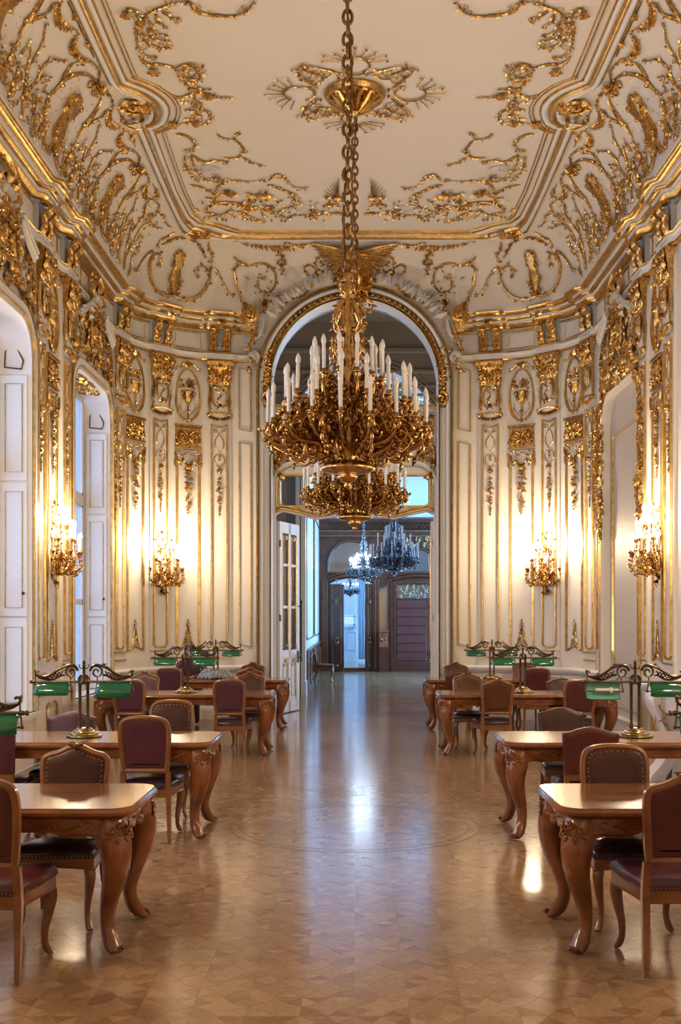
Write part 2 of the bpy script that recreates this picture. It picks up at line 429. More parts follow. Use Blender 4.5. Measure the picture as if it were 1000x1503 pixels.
def frame_strip(g, outline, wd, y0, y1):
    """gilded strip along a closed x-z outline: raised half-round"""
    P = np.array(outline); n = len(P)
    T = np.roll(P, -1, 0) - np.roll(P, 1, 0); T /= np.maximum(np.linalg.norm(T, axis=1, keepdims=True), 1e-9)
    Nn = np.stack([T[:, 1], -T[:, 0]], 1)
    ym = (y0 + y1) / 2
    rings = [[(p[0] - q[0] * wd / 2, y0, p[1] - q[1] * wd / 2), (p[0] - q[0] * wd / 4, y1, p[1] - q[1] * wd / 4), (p[0] + q[0] * wd / 4, y1, p[1] + q[1] * wd / 4), (p[0] + q[0] * wd / 2, y0, p[1] + q[1] * wd / 2)] for p, q in zip(P, Nn)]
    g.loft(rings, cap=False, closed=True)
# ------------------------------------------------------------------ plan of the hall
XW, RC, CX, CY, BY = 3.85, 2.0, 1.85, 17.3, 19.3      # half width, corner radius, corner centre, back wall
MID = 10.77                                            # the hall is symmetrical about this depth
NY, NBY = 2 * MID - CY, 2 * MID - BY
AX = 1.72                                              # half width of the arch with its moulding
S0 = CX - AX; LA = RC * PI / 2; LST = CY - NY
ST = 2 * (S0 + LA) + LST
def wp(s, sg):
    """point and inward normal of the wall at path length s from the arch edge"""
    if s > ST / 2:
        x, y, nx, ny = wp(ST - s, sg); return x, 2 * MID - y, nx, -ny
    if s <= S0: return sg * (AX + s), BY, 0.0, -1.0
    if s <= S0 + LA:
        a = (s - S0) / RC; return sg * (CX + RC * math.sin(a)), CY + RC * math.cos(a), -sg * math.sin(a), -math.cos(a)
    return sg * XW, CY - (s - S0 - LA), -sg * 1.0, 0.0
def s_of_y(y): return S0 + LA + (CY - y)
def s_of_deg(d): return S0 + RC * math.radians(d)
def wframe(s, sg, z=0.0, w=0.0):
    x, y, nx, ny = wp(s, sg)
    return Matrix(((ny, nx, 0, x + nx * w), (-nx, ny, 0, y + ny * w), (0, 0, 1, z), (0, 0, 0, 1)))
def srange(a, b, extra=()):
    out = [a, b] + [e for e in extra if a < e < b]
    for lo, hi in ((S0, S0 + LA), (ST - S0 - LA, ST - S0)):
        for i in range(25):
            q = lo + (hi - lo) * i / 24
            if a < q < b: out.append(q)
    return sorted(set(out))
PIL = [s_of_deg(15), s_of_deg(47), s_of_deg(78), s_of_y(14.6), s_of_y(13.4)]
PILX = PIL + [ST - p for p in PIL]
def bulge(s, amt):
    b = 0
    for p in PILX:
        d = abs(s - p); b = max(b, min(1, max(0, (0.32 - d) / 0.08)))
    return b * amt
BEXT = [p + e for p in PILX for e in (-.32, -.24, .24, .32)]
def wall_sweep(g, sg, a, b, prof, bul=0.0):
    S = srange(a, b, BEXT if bul else ())
    P, Nn = [], []
    for s in S:
        x, y, nx, ny = wp(s, sg); o = bulge(s, bul) if bul else 0
        P.append((x + nx * o, y + ny * o, 0)); Nn.append((nx, ny, 0))
    sweep(g, P, Nn, prof)

from mathutils.geometry import tessellate_polygon
def plate(g, outer, holes, fn):
    """flat sheet with holes; fn maps (a,b) to a 3D point"""
    loops = [outer] + holes
    pts = [p for l in loops for p in l]
    tr = tessellate_polygon([[Vector((p[0], p[1], 0)) for p in l] for l in loops])
    g.add([fn(*p) for p in pts], [tuple(t) for t in tr])
def reveal(g, outline, f0, f1):
    n = len(outline)
    g.add([f0(*p) for p in outline] + [f1(*p) for p in outline], [(i, (i + 1) % n, (i + 1) % n + n, i + n) for i in range(n)])

ZTOP = 6.78
WIN = [(15.0, 17.22), (10.85, 13.05), (6.7, 8.9)]       # depth ranges of the window openings
WZ0, WZ1 = 0.64, 5.22
def win_outline(y0, y1, z0=WZ0, z1=WZ1, r=0.42): return rrect(y0, y1, z0, z1, r, 6, False)
RN = [(14.78, 17.05)]                                    # the blind arch of the right wall

WALLS = {}
for sg, nm in ((-1, 'wall_left'), (1, 'wall_right')):
    g = G()
    for a, b in ((0, S0 + LA), (ST - S0 - LA, ST)):
        S = srange(a, b); vs = []
        for s in S:
            x, y, _, _ = wp(s, sg); vs += [(x, y, 0), (x, y, ZTOP + .3)]
        g.add(vs, [(2 * i, 2 * i + 1, 2 * i + 3, 2 * i + 2) for i in range(len(S) - 1)])
    op = [win_outline(*w) for w in WIN] if sg < 0 else [win_outline(RN[0][0], RN[0][1], 0.30, 5.12, 0.5)]
    plate(g, [(NY, 0), (CY, 0), (CY, ZTOP + .3), (NY, ZTOP + .3)], op, lambda a, b: (sg * XW, a, b))
    dep = 0.47 if sg < 0 else 0.10
    for o in op: reveal(g, o, lambda a, b: (sg * XW, a, b), lambda a, b: (sg * (XW + dep), a, b))
    WALLS[sg] = structure(g.obj(nm, M['plaster'], ang=30))

# ---- back wall spandrels, archivolt, and the same wall repeated behind the camera
AR_SP = 5.86
def zarch(x, r=AX): return AR_SP + math.sqrt(max(r * r - x * x, 0))
g = G()
xs = [AX * math.sin(-PI / 2 + PI * i / 28) for i in range(29)]
vs = []
for x in xs: vs += [(x, BY, zarch(x, AX - .02)), (x, BY, 7.75)]
g.add(vs, [(2 * i, 2 * i + 1, 2 * i + 3, 2 * i + 2) for i in range(28)])
wall_back = structure(g.obj('wall_back', M['plaster'], smooth=False))
g = G()
vs = []
for x in xs: vs += [(x, NBY, zarch(x)), (x, NBY, 7.75)]
g.add(vs, [(2 * i, 2 * i + 1, 2 * i + 3, 2 * i + 2) for i in range(28)])
for a, b, c, d in (((-AX, 2.24), (-2.6, -3.0), 0, 6.2), ((AX, 2.24), (2.6, -3.0), 0, 6.2)):
    g.add([(a[0], a[1], c), (b[0], b[1], c), (b[0], b[1], d), (a[0], a[1], d)], [(0, 1, 2, 3)])
g.add([(-2.6, -3, 0), (2.6, -3, 0), (2.6, -3, 6.2), (-2.6, -3, 6.2)], [(0, 1, 2, 3)])
g.add([(-2.7, -3, 6.2), (2.7, -3, 6.2), (2.7, 2.24, 7.6), (-2.7, 2.24, 7.6)], [(0, 1, 2, 3)])
structure(g.obj('wall_behind_camera', M['plaster'], smooth=False))

def arch_path(r, n=32, z0=0.0):
    P = [(-r, z0), (-r, (AR_SP + z0) * .5)] + [(-r * math.cos(PI * i / n), AR_SP + r * math.sin(PI * i / n)) for i in range(n + 1)] + [(r, (AR_SP + z0) * .5), (r, z0)]
    return P
def arch_band(g, r0, r1, y_in, y_out, z0=0.0):
    """band of the archivolt between two radii, from depth y_in forward to y_out, rounded"""
    A = arch_path(r0, z0=z0); B = arch_path(r1, z0=z0); rings = []
    for (x0, q0), (x1, q1) in zip(A, B):
        mx, mz = (x0 + x1) / 2, (q0 + q1) / 2
        rings.append([(x0, y_in, q0), (x0 * .85 + mx * .15, y_out + .2 * (y_in - y_out), q0 * .85 + mz * .15), (mx, y_out, mz), (x1 * .85 + mx * .15, y_out + .2 * (y_in - y_out), q1 * .85 + mz * .15), (x1, y_in, q1)])
    k = 5; fs = []
    for i in range(len(rings) - 1):
        for j in range(k - 1): fs.append((i * k + j, i * k + j + 1, (i + 1) * k + j + 1, (i + 1) * k + j))
    g.add([p for r in rings for p in r], fs)
for nm, r0, r1, yi, yo, mt in (('gilded_arch_bead', 1.72, 1.675, 19.32, 19.12, 'goldline'), ('arch_band', 1.675, 1.585, 19.32, 19.17, 'white'),
                               ('gilded_arch_hollow', 1.585, 1.49, 19.32, 19.24, 'gold'), ('gilded_arch_fillet', 1.49, 1.475, 19.32, 19.19, 'goldline'), ('arch_inner_band', 1.475, 1.445, 19.34, 19.22, 'white')):
    h = G(); arch_band(h, r0, r1, yi, yo, 5.42 if nm == 'gilded_arch_hollow' else 0.0); h.obj(nm, M[mt], wall_back)
h = G()     # deep soffit of the arch
A = arch_path(1.452); 
h.add([(x, 19.3, z) for x, z in A] + [(x, 19.72, z) for x, z in A], [(i, i + 1, i + 1 + len(A), i + len(A)) for i in range(len(A) - 1)])
h.bx(-1.60, -1.47, 19.26, 19.5, 0, 5.42); h.bx(1.47, 1.60, 19.26, 19.5, 0, 5.42)
h.obj('arch_soffit', M['white'], wall_back)
h = G()     # egg and leaf carving in the hollow of the archivolt
for i in range(47):
    a = PI * (i + .5) / 47; x, z = -1.537 * math.cos(a), AR_SP + 1.537 * math.sin(a)
    h.lathe([(0.002, -.035), (.03, -.02), (.036, 0), (.03, .02), (.002, .035)], 6, (x, 19.2, z))
    for sd in (-.5, .5):
        h.leaf((x - .05 * math.sin(a) * sd * 2, z), PI - a + PI / 2 * sd * 2, .07, .05, -.03, 19.215)
h.obj('egg_carving', M['gold'], wall_back)
for sx in (-1, 1):   # the lush carving at both ends of the arch, down to the shelf
    h = G(); rn = random.Random(31)
    for i in range(13):
        z = 5.5 + i * .075; curl(h, sx * 1.54, z, .07, rn.uniform(0, 6.28), rn.choice((-1, 1)) * 1.2, 0, .013)
        for k in range(3): h.leaf((sx * 1.54 + rn.uniform(-.06, .06), z), rn.uniform(0, 6.28), .10, .05, .03, .01)
    curl(h, sx * 1.50, 5.56, .13, PI / 2, -sx * 1.4, .02, .028)
    h.mapped(lambda x, y, z: np.stack([x, 19.2 - y, z], 1)).obj('arch_foot_carving', M['gold'], wall_back)

# ---- cornice, architrave, dado mouldings (continuous runs of the setting)
TR = [0]
def trim(fnprofs, ranges_l, ranges_r, label=None):
    for sg, ranges in ((-1, ranges_l), (1, ranges_r)):
        TR[0] += 1
        root = None
        for nm, mt, prof, bul in fnprofs:
            g = G()
            for a, b in ranges: wall_sweep(g, sg, a, b, prof, bul)
            if root is None:
                root = structure(g.obj('trim_%d' % TR[0], M[mt], ang=50))
            else: g.obj(nm, M[mt], root, ang=50)
FULL = [(0.0, ST)]
trim([('cornice_band', 'white', [(0, 6.82), (.085, 6.825), (.085, 6.855), (.10, 6.862)], .09),
      ('gilded_cyma', 'goldline', [(0, 6.745), (.03, 6.75), (.045, 6.775), (.075, 6.80), (.085, 6.822)], .09),
      ('gilded_torus', 'goldline', [(.10, 6.862), (.14, 6.858), (.165, 6.875), (.17, 6.90)], .09),
      ('cornice_fascia', 'white', [(.17, 6.90), (.195, 6.90), (.195, 6.93), (.215, 6.935)], .09),
      ('gilded_crown', 'goldline', [(.205, 6.925), (.25, 6.93), (.285, 6.955), (.292, 6.992)], .09),
      ('cornice_ledge', 'white', [(.29, 6.992), (.30, 6.992), (.30, 7.02), (.20, 7.03)], .0)], FULL, FULL)
trim([('architrave', 'white', [(0, 6.23), (.05, 6.24), (.05, 6.29), (.08, 6.30), (.08, 6.33), (0, 6.345)], .05),
      ('gilded_fillet', 'goldline', [(.0, 6.345), (.075, 6.34), (.085, 6.355), (.02, 6.37), (0, 6.372)], .05),
      ('gilded_fillet', 'goldline', [(0, 6.205), (.045, 6.21), (.06, 6.225), (.052, 6.24)], .05),
      ('gilded_frieze_line', 'goldline', [(0, 6.70), (.018, 6.703), (.018, 6.72), (0, 6.724)], .0)], FULL, FULL)
wsp = [(s_of_y(b), s_of_y(a)) for a, b in WIN]; M_ = .17
def gaps(sp):
    out = []; a = 0.0
    for x, y in sp: out.append((a, x - M_)); a = y + M_
    out.append((a, ST)); return out
GL = gaps(wsp); GR = gaps([(s_of_y(RN[0][1]), s_of_y(RN[0][0]))])
trim([('chair_rail', 'white', [(0, .80), (.03, .81), (.06, .85), (.075, .865), (.075, .895), (.04, .91), (0, .93)], .04),
      ('plinth', 'white', [(0, 0), (.05, 0), (.05, .16), (.035, .19), (.015, .22), (0, .225)], .04)], GL, GR)

# ---- ceiling, cove
ZC = 8.02; ZB = 7.02; BR, TRR, TX, TY = 1.70, 0.98, 2.80, 18.2
def cove_bt(s, sg):
    """base point and top point of the cove at wall length s (negative: over the arch)"""
    if s > ST / 2:
        b, t = cove_bt(ST - s, sg); return (b[0], 2 * MID - b[1]), (t[0], 2 * MID - t[1])
    if s <= S0:
        x = AX + s; k = min(1, max(0, (1.95 - x) / .2)); k = k * k * (3 - 2 * k)
        return (sg * x, 19.0 + .28 * k), (sg * x * TX / (TX + .0), TY)
    if s <= S0 + LA:
        a = (s - S0) / RC; q = 0.42
        return (sg * (CX + BR * math.sin(a)), CY + BR * math.cos(a)), (sg * (CX + (TX - CX) * math.sin(a) ** q), CY + (TY - CY) * math.cos(a) ** q if a < PI / 2 - 1e-6 else CY)
    y = CY - (s - S0 - LA); return (sg * (XW - .30), y), (sg * TX, y)
def cove_pt(s, t, sg, w=0.0):
    b, tt = cove_bt(s, sg); q = t * PI / 2
    h = 1 - math.cos(q); v = math.sin(q)
    x = b[0] + (tt[0] - b[0]) * h; y = b[1] + (tt[1] - b[1]) * h; z = ZB + (ZC - ZB) * v
    if w:
        dx, dy = tt[0] - b[0], tt[1] - b[1]; Ln = math.hypot(dx, dy) or 1
        nx, nz = math.cos(q) * (ZC - ZB), -math.sin(q) * Ln; m = math.hypot(nx, nz)
        x += dx / Ln * nx / m * w; y += dy / Ln * nx / m * w; z += nz / m * w
    return x, y, z
COVE_H = 1.5
def cove_map(s0, sg, off=0.0):
    """local x = metres along the wall, z = metres up the cove (0..1.5), y = out of it"""
    def fn(x, y, z):
        return np.array([cove_pt(s0 + a, min(max(c / COVE_H, 0), 1), sg, b + off) for a, b, c in zip(x, y, z)])
    return fn
def tmin(x):
    """over the arch the cove starts at the archivolt"""
    if abs(x) >= AX: return 0.0
    z = zarch(x, AX - .03)
    return 0.0 if z <= ZB else math.asin(min((z - ZB) / (ZC - ZB), 1)) / (PI / 2)
ceiling_g = G()
ceiling_g.prismz([(-3.3, 2.9), (3.3, 2.9), (3.3, 18.7), (-3.3, 18.7)], ZC, ZC + .1)
ceiling = structure(ceiling_g.obj('ceiling', M['ceiling'], smooth=False))
g = G(); NT = 14
for sg in (-1, 1):
    S = [-AX * (1 - math.cos(PI / 2 * i / 16)) for i in range(16, -1, -1)] + srange(0.001, ST)[1:] + [ST + AX * .5, ST + AX]
    vs = []
    for s in S:
        x = AX + s if s < 0 else (AX + ST - s if s > ST else 99)
        t0 = tmin(x) if s <= 0 else 0.0
        ss = s
        for k in range(NT + 1):
            t = t0 + (1 - t0) * k / NT
            vs.append(cove_pt(ss, t, sg))
    n = NT + 1
    g.add(vs, [(i * n + k, i * n + k + 1, (i + 1) * n + k + 1, (i + 1) * n + k) for i in range(len(S) - 1) for k in range(NT)])
g.obj('cove', M['ceiling'], ceiling, ang=60)
# frame of the flat ceiling: bands following an outline with a scrolled break in the long sides
def frame_outline(off):
    base = [(0, 18.2), (2.25, 18.2), (2.58, 18.1), (2.74, 17.9), (2.80, 17.5), (2.80, 14.05), (2.74, 13.85), (2.62, 13.72), (2.60, 13.45), (2.66, 13.25), (2.84, 13.0), (2.88, 12.6), (2.88, MID)]
    inn = [(0, 18.2), (1.75, 18.2), (2.12, 18.05), (2.35, 17.82), (2.80, 17.2), (2.80, 14.1), (2.76, 13.95), (2.60, 13.85), (2.50, 13.5), (2.60, 13.2), (2.84, 12.95), (2.88, 12.6), (2.88, MID)]
    k = min(1, off / .22)
    P = [(a[0] * (1 - k) + b[0] * k, a[1] * (1 - k) + b[1] * k) for a, b in zip(base, inn)]
    full = P + [(x, 2 * MID - y) for x, y in reversed(P[:-1])]
    full = full + [(-x, y) for x, y in reversed(full[1:-1])]
    A = np.array(crom(full, 3, True)); T = np.roll(A, -1, 0) - np.roll(A, 1, 0); T /= np.maximum(np.linalg.norm(T, axis=1, keepdims=True), 1e-9)
    Nn = np.stack([T[:, 1], -T[:, 0]], 1)
    # inward normal
    if (Nn[0] * (np.array((0, MID)) - A[0])).sum() < 0: Nn = -Nn
    return [(p[0] + q[0] * off, p[1] + q[1] * off, ZC) for p, q in zip(A, Nn)], [(q[0], q[1], 0) for q in Nn]
for nm, off, wd, hh, mt in (('gilded_frame_line', 0.0, .022, .03, 'goldline'), ('ceiling_frame_band', .06, .09, .06, 'white'), ('gilded_frame_torus', .125, .07, .07, 'goldline'),
                            ('ceiling_frame_hollow', .19, .09, .035, 'white'), ('gilded_frame_fillet', .225, .02, .035, 'goldline'), ('gilded_frame_line', .315, .018, .024, 'goldline'), ('gilded_frame_line', .36, .014, .018, 'goldline')):
    h = G(); P, Nn = frame_outline(off)
    sweep(h, P, Nn, [(-wd / 2, .002), (-wd * .35, -hh * .8), (0, -hh), (wd * .35, -hh * .8), (wd / 2, .002)], True)
    h.obj(nm, M[mt], ceiling, ang=60)

# ---- floor: star parquet
CELL = 0.245
def cell_pieces():
    a = CELL; k = .31 * a; gp = 0.00025
    c = [(0, 0), (a, 0), (a, a), (0, a)]; m = [(a / 2, 0), (a, a / 2), (a / 2, a), (0, a / 2)]
    p = [(k, k), (a - k, k), (a - k, a - k), (k, a - k)]
    out = []
    for i in range(4):
        out.append([c[i], m[i], p[i]]); out.append([c[i], p[i], m[i - 1]])
    out.append([m[0], p[1], m[1], p[2], m[2], p[3], m[3], p[0]])
    res = []
    for q in out:
        cx = sum(x for x, y in q) / len(q); cy = sum(y for x, y in q) / len(q)
        res.append([(cx + (x - cx) * (1 - gp / .02), cy + (y - cy) * (1 - gp / .02)) for x, y in q])
    return res
PCS = cell_pieces()
g = G(); g.prismz([(-7, -3.2), (7, -3.2), (7, 46), (-7, 46)], -.06, -.004)
floor = structure(g.obj('floor', M['joint'], smooth=False))
pm = []
for q in PCS:
    h = G(); h.prismz(q, -.006, 0); pm.append(h.mesh('parquet_piece', M['parquetpiece'], False))
rnf = random.Random(5)
fv, ff, tone = [], [], []
single = []
j0 = int(4.55 / CELL)
for j in range(-8, int(20.4 / CELL)):
    for i in range(-17, 17):
        x, y = i * CELL, j * CELL
        hw = wp_x = XW if NY < y < CY else XW - .2
        if x < -hw - .05 or x + CELL > hw + .05: continue
        if (y > BY - .25 or y < NBY) and (x < -1.75 or x > 1.5): continue
        d = y + CELL
        if y > 4.55 and len(single) < 297 and x + CELL > -.33 * d and x < .31 * d:
            for k in range(9): single.append((k, x, y))
            continue
        if y < 4.3 and y > -2: continue
        for k, q in enumerate(PCS):
            t = rnf.random() * .75 + (.22 if k % 2 else 0.0)
            if k == 8: t = .35 + rnf.random() * .35
            b = len(fv); n = len(q)
            fv += [(x + px, y + py, -.006) for px, py in q] + [(x + px, y + py, 0.0) for px, py in q]
            ff.append(tuple(range(b + n, b + 2 * n))); tone.append(t)
            for e in range(n): ff.append((b + e, b + (e + 1) % n, b + (e + 1) % n + n, b + e + n)); tone.append(t)
for j in range(-1, int(4.55 / CELL) + 1):      # the strip below the picture
    for i in range(-8, 8):
        x, y = i * CELL, j * CELL
        if y >= 4.3: continue
        for k, q in enumerate(PCS):
            t = rnf.random() * .75 + (.22 if k % 2 else 0.0); b = len(fv); n = len(q)
            fv += [(x + px, y + py, -.0005) for px, py in q]; ff.append(tuple(range(b, b + n))); tone.append(t)
me = bpy.data.meshes.new('parquet_field'); me.from_pydata(fv, [], ff); me.materials.append(M['parquet'])
at = me.attributes.new('tone', 'FLOAT', 'FACE'); at.data.foreach_set('value', tone)
tag(place(me, 'parquet_field', floor), kind='stuff')
for k, x, y in single: place(pm[k], 'parquet_piece', floor, (x, y, 0))
# flooring of the salon beyond, laid in long strips
g = G(); rnd2 = random.Random(3); tone = []
for j in range(0, 64):
    y0 = 20.35 + j * .38
    for i in range(-16, 16):
        x0 = i * .38
        g.add([(x0 + .0004, y0 + .0004, -.001), (x0 + .3796, y0 + .0004, -.001), (x0 + .3796, y0 + .3796, -.001), (x0 + .0004, y0 + .3796, -.001)], [(0, 1, 2, 3)]); tone.append(rnd2.random() * .6)
me = g.mesh('parquet_field', M['parquet'], False)
at = me.attributes.new('tone', 'FLOAT', 'FACE'); at.data.foreach_set('value', tone)
tag(place(me, 'parquet_field', floor), kind='stuff')
# inlaid rings and the small lozenge at the middle of the hall
for cy in (9.36, 2 * MID - 9.36):
    for r, wd in ((1.06, .022), (.97, .016)):
        h = G(); n = 72
        h.add([(q * math.cos(2 * PI * i / n), cy + q * math.sin(2 * PI * i / n), .0006) for q in (r, r - wd) for i in range(n)],
              [(i, (i + 1) % n, (i + 1) % n + n, i + n) for i in range(n)])
        h.obj('inlaid_ring', M['inlay'], floor, smooth=False)
h = G()
for q0, q1 in ((.085, .07), (.045, 0.0)):
    o = [(q0, 0), (0, q0 * 1.4), (-q0, 0), (0, -q0 * 1.4)]; i_ = [(q1, 0), (0, q1 * 1.4), (-q1, 0), (0, -q1 * 1.4)]
    h.add([(x, 11.0 + y, .0008) for x, y in o + i_], [(i, (i + 1) % 4, (i + 1) % 4 + 4, i + 4) for i in range(4)])
h.obj('inlaid_lozenge', M['inlay'], floor, smooth=False)
# ------------------------------------------------------------------ relief of the walls: flat kits, one mesh each, set along the walls
KIT = {}
def kit(name, g, m, smooth=True): KIT[name] = g.mesh(name, M[m], smooth, 50); return KIT[name]
def put(name, kitname, s, sg, z=0.0, w=0.0): return place(KIT[kitname], name, WALLS[sg], mw=wframe(s, sg, z, w))

# pilaster body, white, with its capital and cartouche in gold
g = G(); g.bx(-.21, .21, -.02, .035, .23, 6.205); kit('pilaster', g, 'plaster', False)
g = G()
prof = [(5.80, .17, .05), (5.86, .185, .07), (5.98, .19, .085), (6.10, .21, .11), (6.17, .235, .13), (6.20, .235, .13)]
g.loft([[(-a, .0, z), (-a, y, z), (-a * .4, y + .02, z), (a * .4, y + .02, z), (a, y, z), (a, .0, z)] for z, a, y in prof])
for sx in (-1, 1):
    curl(g, sx * .175, 6.105, .066, PI / 2, -sx * 1.6, .145, .017)
    for k in range(3):
        x = sx * (.05 + k * .058)
        for z, l in ((5.80, .14), (5.93, .13)): g.leaf((x, z), PI / 2 - sx * .12 * k, l, .075, .045, .075 + (z - 5.8) * .28)
h = G()
vine(h, [(.0, 5.86), (.05, 5.98), (.11, 6.05), (.165, 6.02), (.15, 5.95), (.11, 5.96)], .018, .012, .115, .05, .05, random.Random(1))
vine(h, [(.03, 5.84), (.10, 5.86), (.15, 5.92), (.185, 5.86)], .015, .010, .095, .05, .05, random.Random(2)); curl(h, .06, 6.11, .045, 0, 1.3, .14, .013); curl(h, .075, 5.92, .035, PI, -1.2, .12, .012)
sym(h); g.join(h); filigree(g, -.19, .19, 5.84, 6.12, 6, .04, 11, .10)
g.flower((0, 6.12), .05, .15, .04); g.leaf((0, 5.82), PI / 2, .2, .1, .05, .08)
for k in range(9): g.ball((-.2 + .05 * k, .125, 6.19), .014, 5, 3)
kit('capital', g, 'gold')
g = G()
g.loft([[(-a, .0, z), (-a * .8, y, z), (0, y + .03, z), (a * .8, y, z), (a, .0, z)] for z, a, y in ((5.22, .16, .03), (5.30, .19, .06), (5.55, .165, .075), (5.80, .19, .06))])
kit('cartouche', g, 'plaster')
g = G()
for sx in (-1, 1):
    vine(g, [(sx * .175, 5.80), (sx * .155, 5.68), (sx * .18, 5.50), (sx * .165, 5.36), (sx * .19, 5.27)], .024, .018, .055, .06, .06, random.Random(3))
    vine(g, [(sx * .03, 5.74), (sx * .11, 5.73), (sx * .135, 5.60), (sx * .11, 5.46), (sx * .03, 5.40), (sx * .0, 5.43)], .023, .015, .10, .06, .06, random.Random(4))
    curl(g, sx * .045, 5.76, .045, 0, sx * 1.2, .10, .013)
    for k in range(6):
        x = sx * (.015 + k * .033); g.leaf((x, 5.27 - .02 * math.cos(k * .5)), -PI / 2 + sx * .12, .105, .040, .035, .075)
vine(g, [(-.02, 5.46), (.03, 5.53), (-.02, 5.60), (.01, 5.68)], .02, .008, .10, .035, .06, random.Random(5))
tube2(g, [(-.2 + .4 * i / 10, 5.27 + .035 * math.sin(PI * i / 10)) for i in range(11)], .024, None, .085)
filigree(g, -.15, .15, 5.62, 5.80, 8, .035, 21, .085)
kit('cartouche_gilding', g, 'gold')
# brackets of the frieze
g = G()
for sx in (-1, 1):
    for k in range(3):
        x = sx * (.075 + k * .045)
        P = crom([(.02, 6.36), (.07, 6.40), (.10, 6.50), (.09, 6.58), (.17, 6.66), (.15, 6.73), (.06, 6.76)], 4)
        g.tube([(x, p[0] + .02, p[1]) for p in P], [.026] * len(P), 6)
    curl(g, sx * .12, 6.69, .05, 0, 1.5, .20, .018)
    for z in (6.42, 6.50, 6.58):
        g.leaf((sx * .12, z), PI / 2 - sx * .5, .09, .07, .04, .12); g.leaf((sx * .12, z), PI / 2 + sx * .5, .09, .07, .04, .12)
filigree(g, -.18, .18, 6.36, 6.5, 8, .04, 5, .10)
kit('console', g, 'gold')
g = G(); g.bx(-.21, .21, 0, .06, 6.36, 6.76); g.flower((0, 6.56), .05, .06, .05); kit('console_block', g, 'stucco', False)
g = G()
for k in range(5): g.leaf((0, 6.79), PI / 2 + (k - 2) * .55, .11, .06, .05, .34)
g.flower((0, 6.80), .05, .36, .04)
kit('cornice_flower', g, 'gold')
# shaft panel with strapwork and drop
def arched_rect(x0, x1, z0, z1, dip=.05, n=7, notch=.04):
    top = [(x1 + (x0 - x1) * i / n, z1 - dip * math.sin(PI * i / n)) for i in range(n + 1)]
    return top + [(x0, z0 + notch), (x0 + notch, z0 + notch * .4), (x0 + notch, z0), (x1 - notch, z0), (x1 - notch, z0 + notch * .4), (x1, z0 + notch)]
g = G(); frame_strip(g, arched_rect(-.135, .135, 1.26, 5.12), .034, .034, .064); kit('shaft_frame', g, 'goldline')
g = G()
h = G()
vine(h, [(.0, 4.62), (.06, 4.70), (.075, 4.82), (.02, 4.92), (-.03, 4.98), (-.05, 5.04), (-.09, 5.03)], .009, .006, .04, .09, .03, random.Random(2))
vine(h, [(0, 4.38), (.075, 4.42), (.085, 4.53), (.03, 4.60), (.01, 4.55)], .009, .006, .04, .09, .03, random.Random(3))
curl(h, .075, 5.0, .03, PI, 1.2, .04, .007)
sym(h); g.join(h)
g.flower((0, 4.5), .035, .04, .02); g.flower((0, 4.32), .06, .04, .05, 6); g.ball((0, .06, 4.30), .05)
drop(g, 0, 4.18, 3.52, .07, 4, .04)
kit('shaft_strapwork', g, 'gold')
# oval with the flower urn
g = G()
ov = [(.215 * math.cos(2 * PI * i / 36), 5.58 + .44 * math.sin(2 * PI * i / 36) - .02 * math.cos(4 * PI * i / 36)) for i in range(36)]
frame_strip(g, ov, .038, 0, .036)
h = G()
vine(h, [(.215, 5.58), (.225, 5.44), (.17, 5.25), (.06, 5.15)], .018, .011, .026, .06, .055, random.Random(8), side=-1)
vine(h, [(.02, 6.06), (.09, 6.12), (.15, 6.06), (.21, 6.04)], .017, .010, .026, .04, .07, random.Random(9))
vine(h, [(.03, 5.22), (.09, 5.30), (.14, 5.36), (.13, 5.45)], .006, .004, .014, .05, .035, random.Random(10))
sym(h); g.join(h)
for k in range(5): g.leaf((0, 6.07), PI / 2 + (k - 2) * .5, .11, .06, .05, .02)
kit('oval_frame', g, 'goldline')
g = G()
g.loft([[(-a, .0, z), (-a * .7, y, z), (0, y * 1.3, z), (a * .7, y, z), (a, .0, z)] for z, a, y in ((5.42, .015, .02), (5.46, .05, .04), (5.54, .085, .06), (5.62, .075, .05), (5.645, .09, .06), (5.66, .09, .05))])
tube2(g, [(0, 5.20), (0, 5.43)], .012, .014, .02); g.flower((0, 5.31), .045, .02, .03); g.flower((0, 5.16), .05, .015, .03)
for sx in (-1, 1): curl(g, sx * .105, 5.62, .035, -PI / 2, sx * 1.2, .03, .009)
rn = random.Random(14)
for k in range(22):
    a = rn.uniform(.15, PI - .15); r = rn.uniform(.04, .22); x, z = r * .75 * math.cos(a), 5.68 + r * math.sin(a)
    if k % 3 == 0: g.flower((x, z), .034, .02, .03)
    g.leaf((x, z), a + rn.uniform(-.6, .6), .07, .035, .025, .018)
drop(g, -.1, 5.66, 5.48, .04, 3); drop(g, .1, 5.66, 5.48, .04, 5)
kit('flower_urn', g, 'gold')
# gilt relief square with bead rail, and the drapery with its drop
g = G(); g.bx(-.235, .235, 0, .02, 4.70, 5.05)
filigree(g, -.225, .225, 4.71, 5.0, 30, .07, 77, .03)
for sx in (-1, 1): curl(g, sx * .1, 4.86, .095, PI / 2, sx * 1.6, .04, .018); curl(g, sx * .19, 4.78, .05, 0, -sx * 1.3, .04, .013)
g.flower((0, 4.84), .06, .04, .05)
for k in range(19): g.ball((-.234 + .026 * k, .04, 5.035), .013, 5, 3)
g.bx(-.25, .25, 0, .045, 5.05, 5.075); g.bx(-.25, .25, 0, .04, 4.675, 4.70)
kit('relief_square', g, 'gold')
g = G(); h = G()
vine(h, [(.24, 4.60), (.22, 4.50), (.16, 4.42), (.08, 4.45), (.02, 4.34)], .022, .016, .03, .04, .085, random.Random(5), .3)
vine(h, [(.235, 4.62), (.15, 4.60), (.08, 4.55), (.02, 4.60)], .012, .008, .02, .05, .05, random.Random(6))
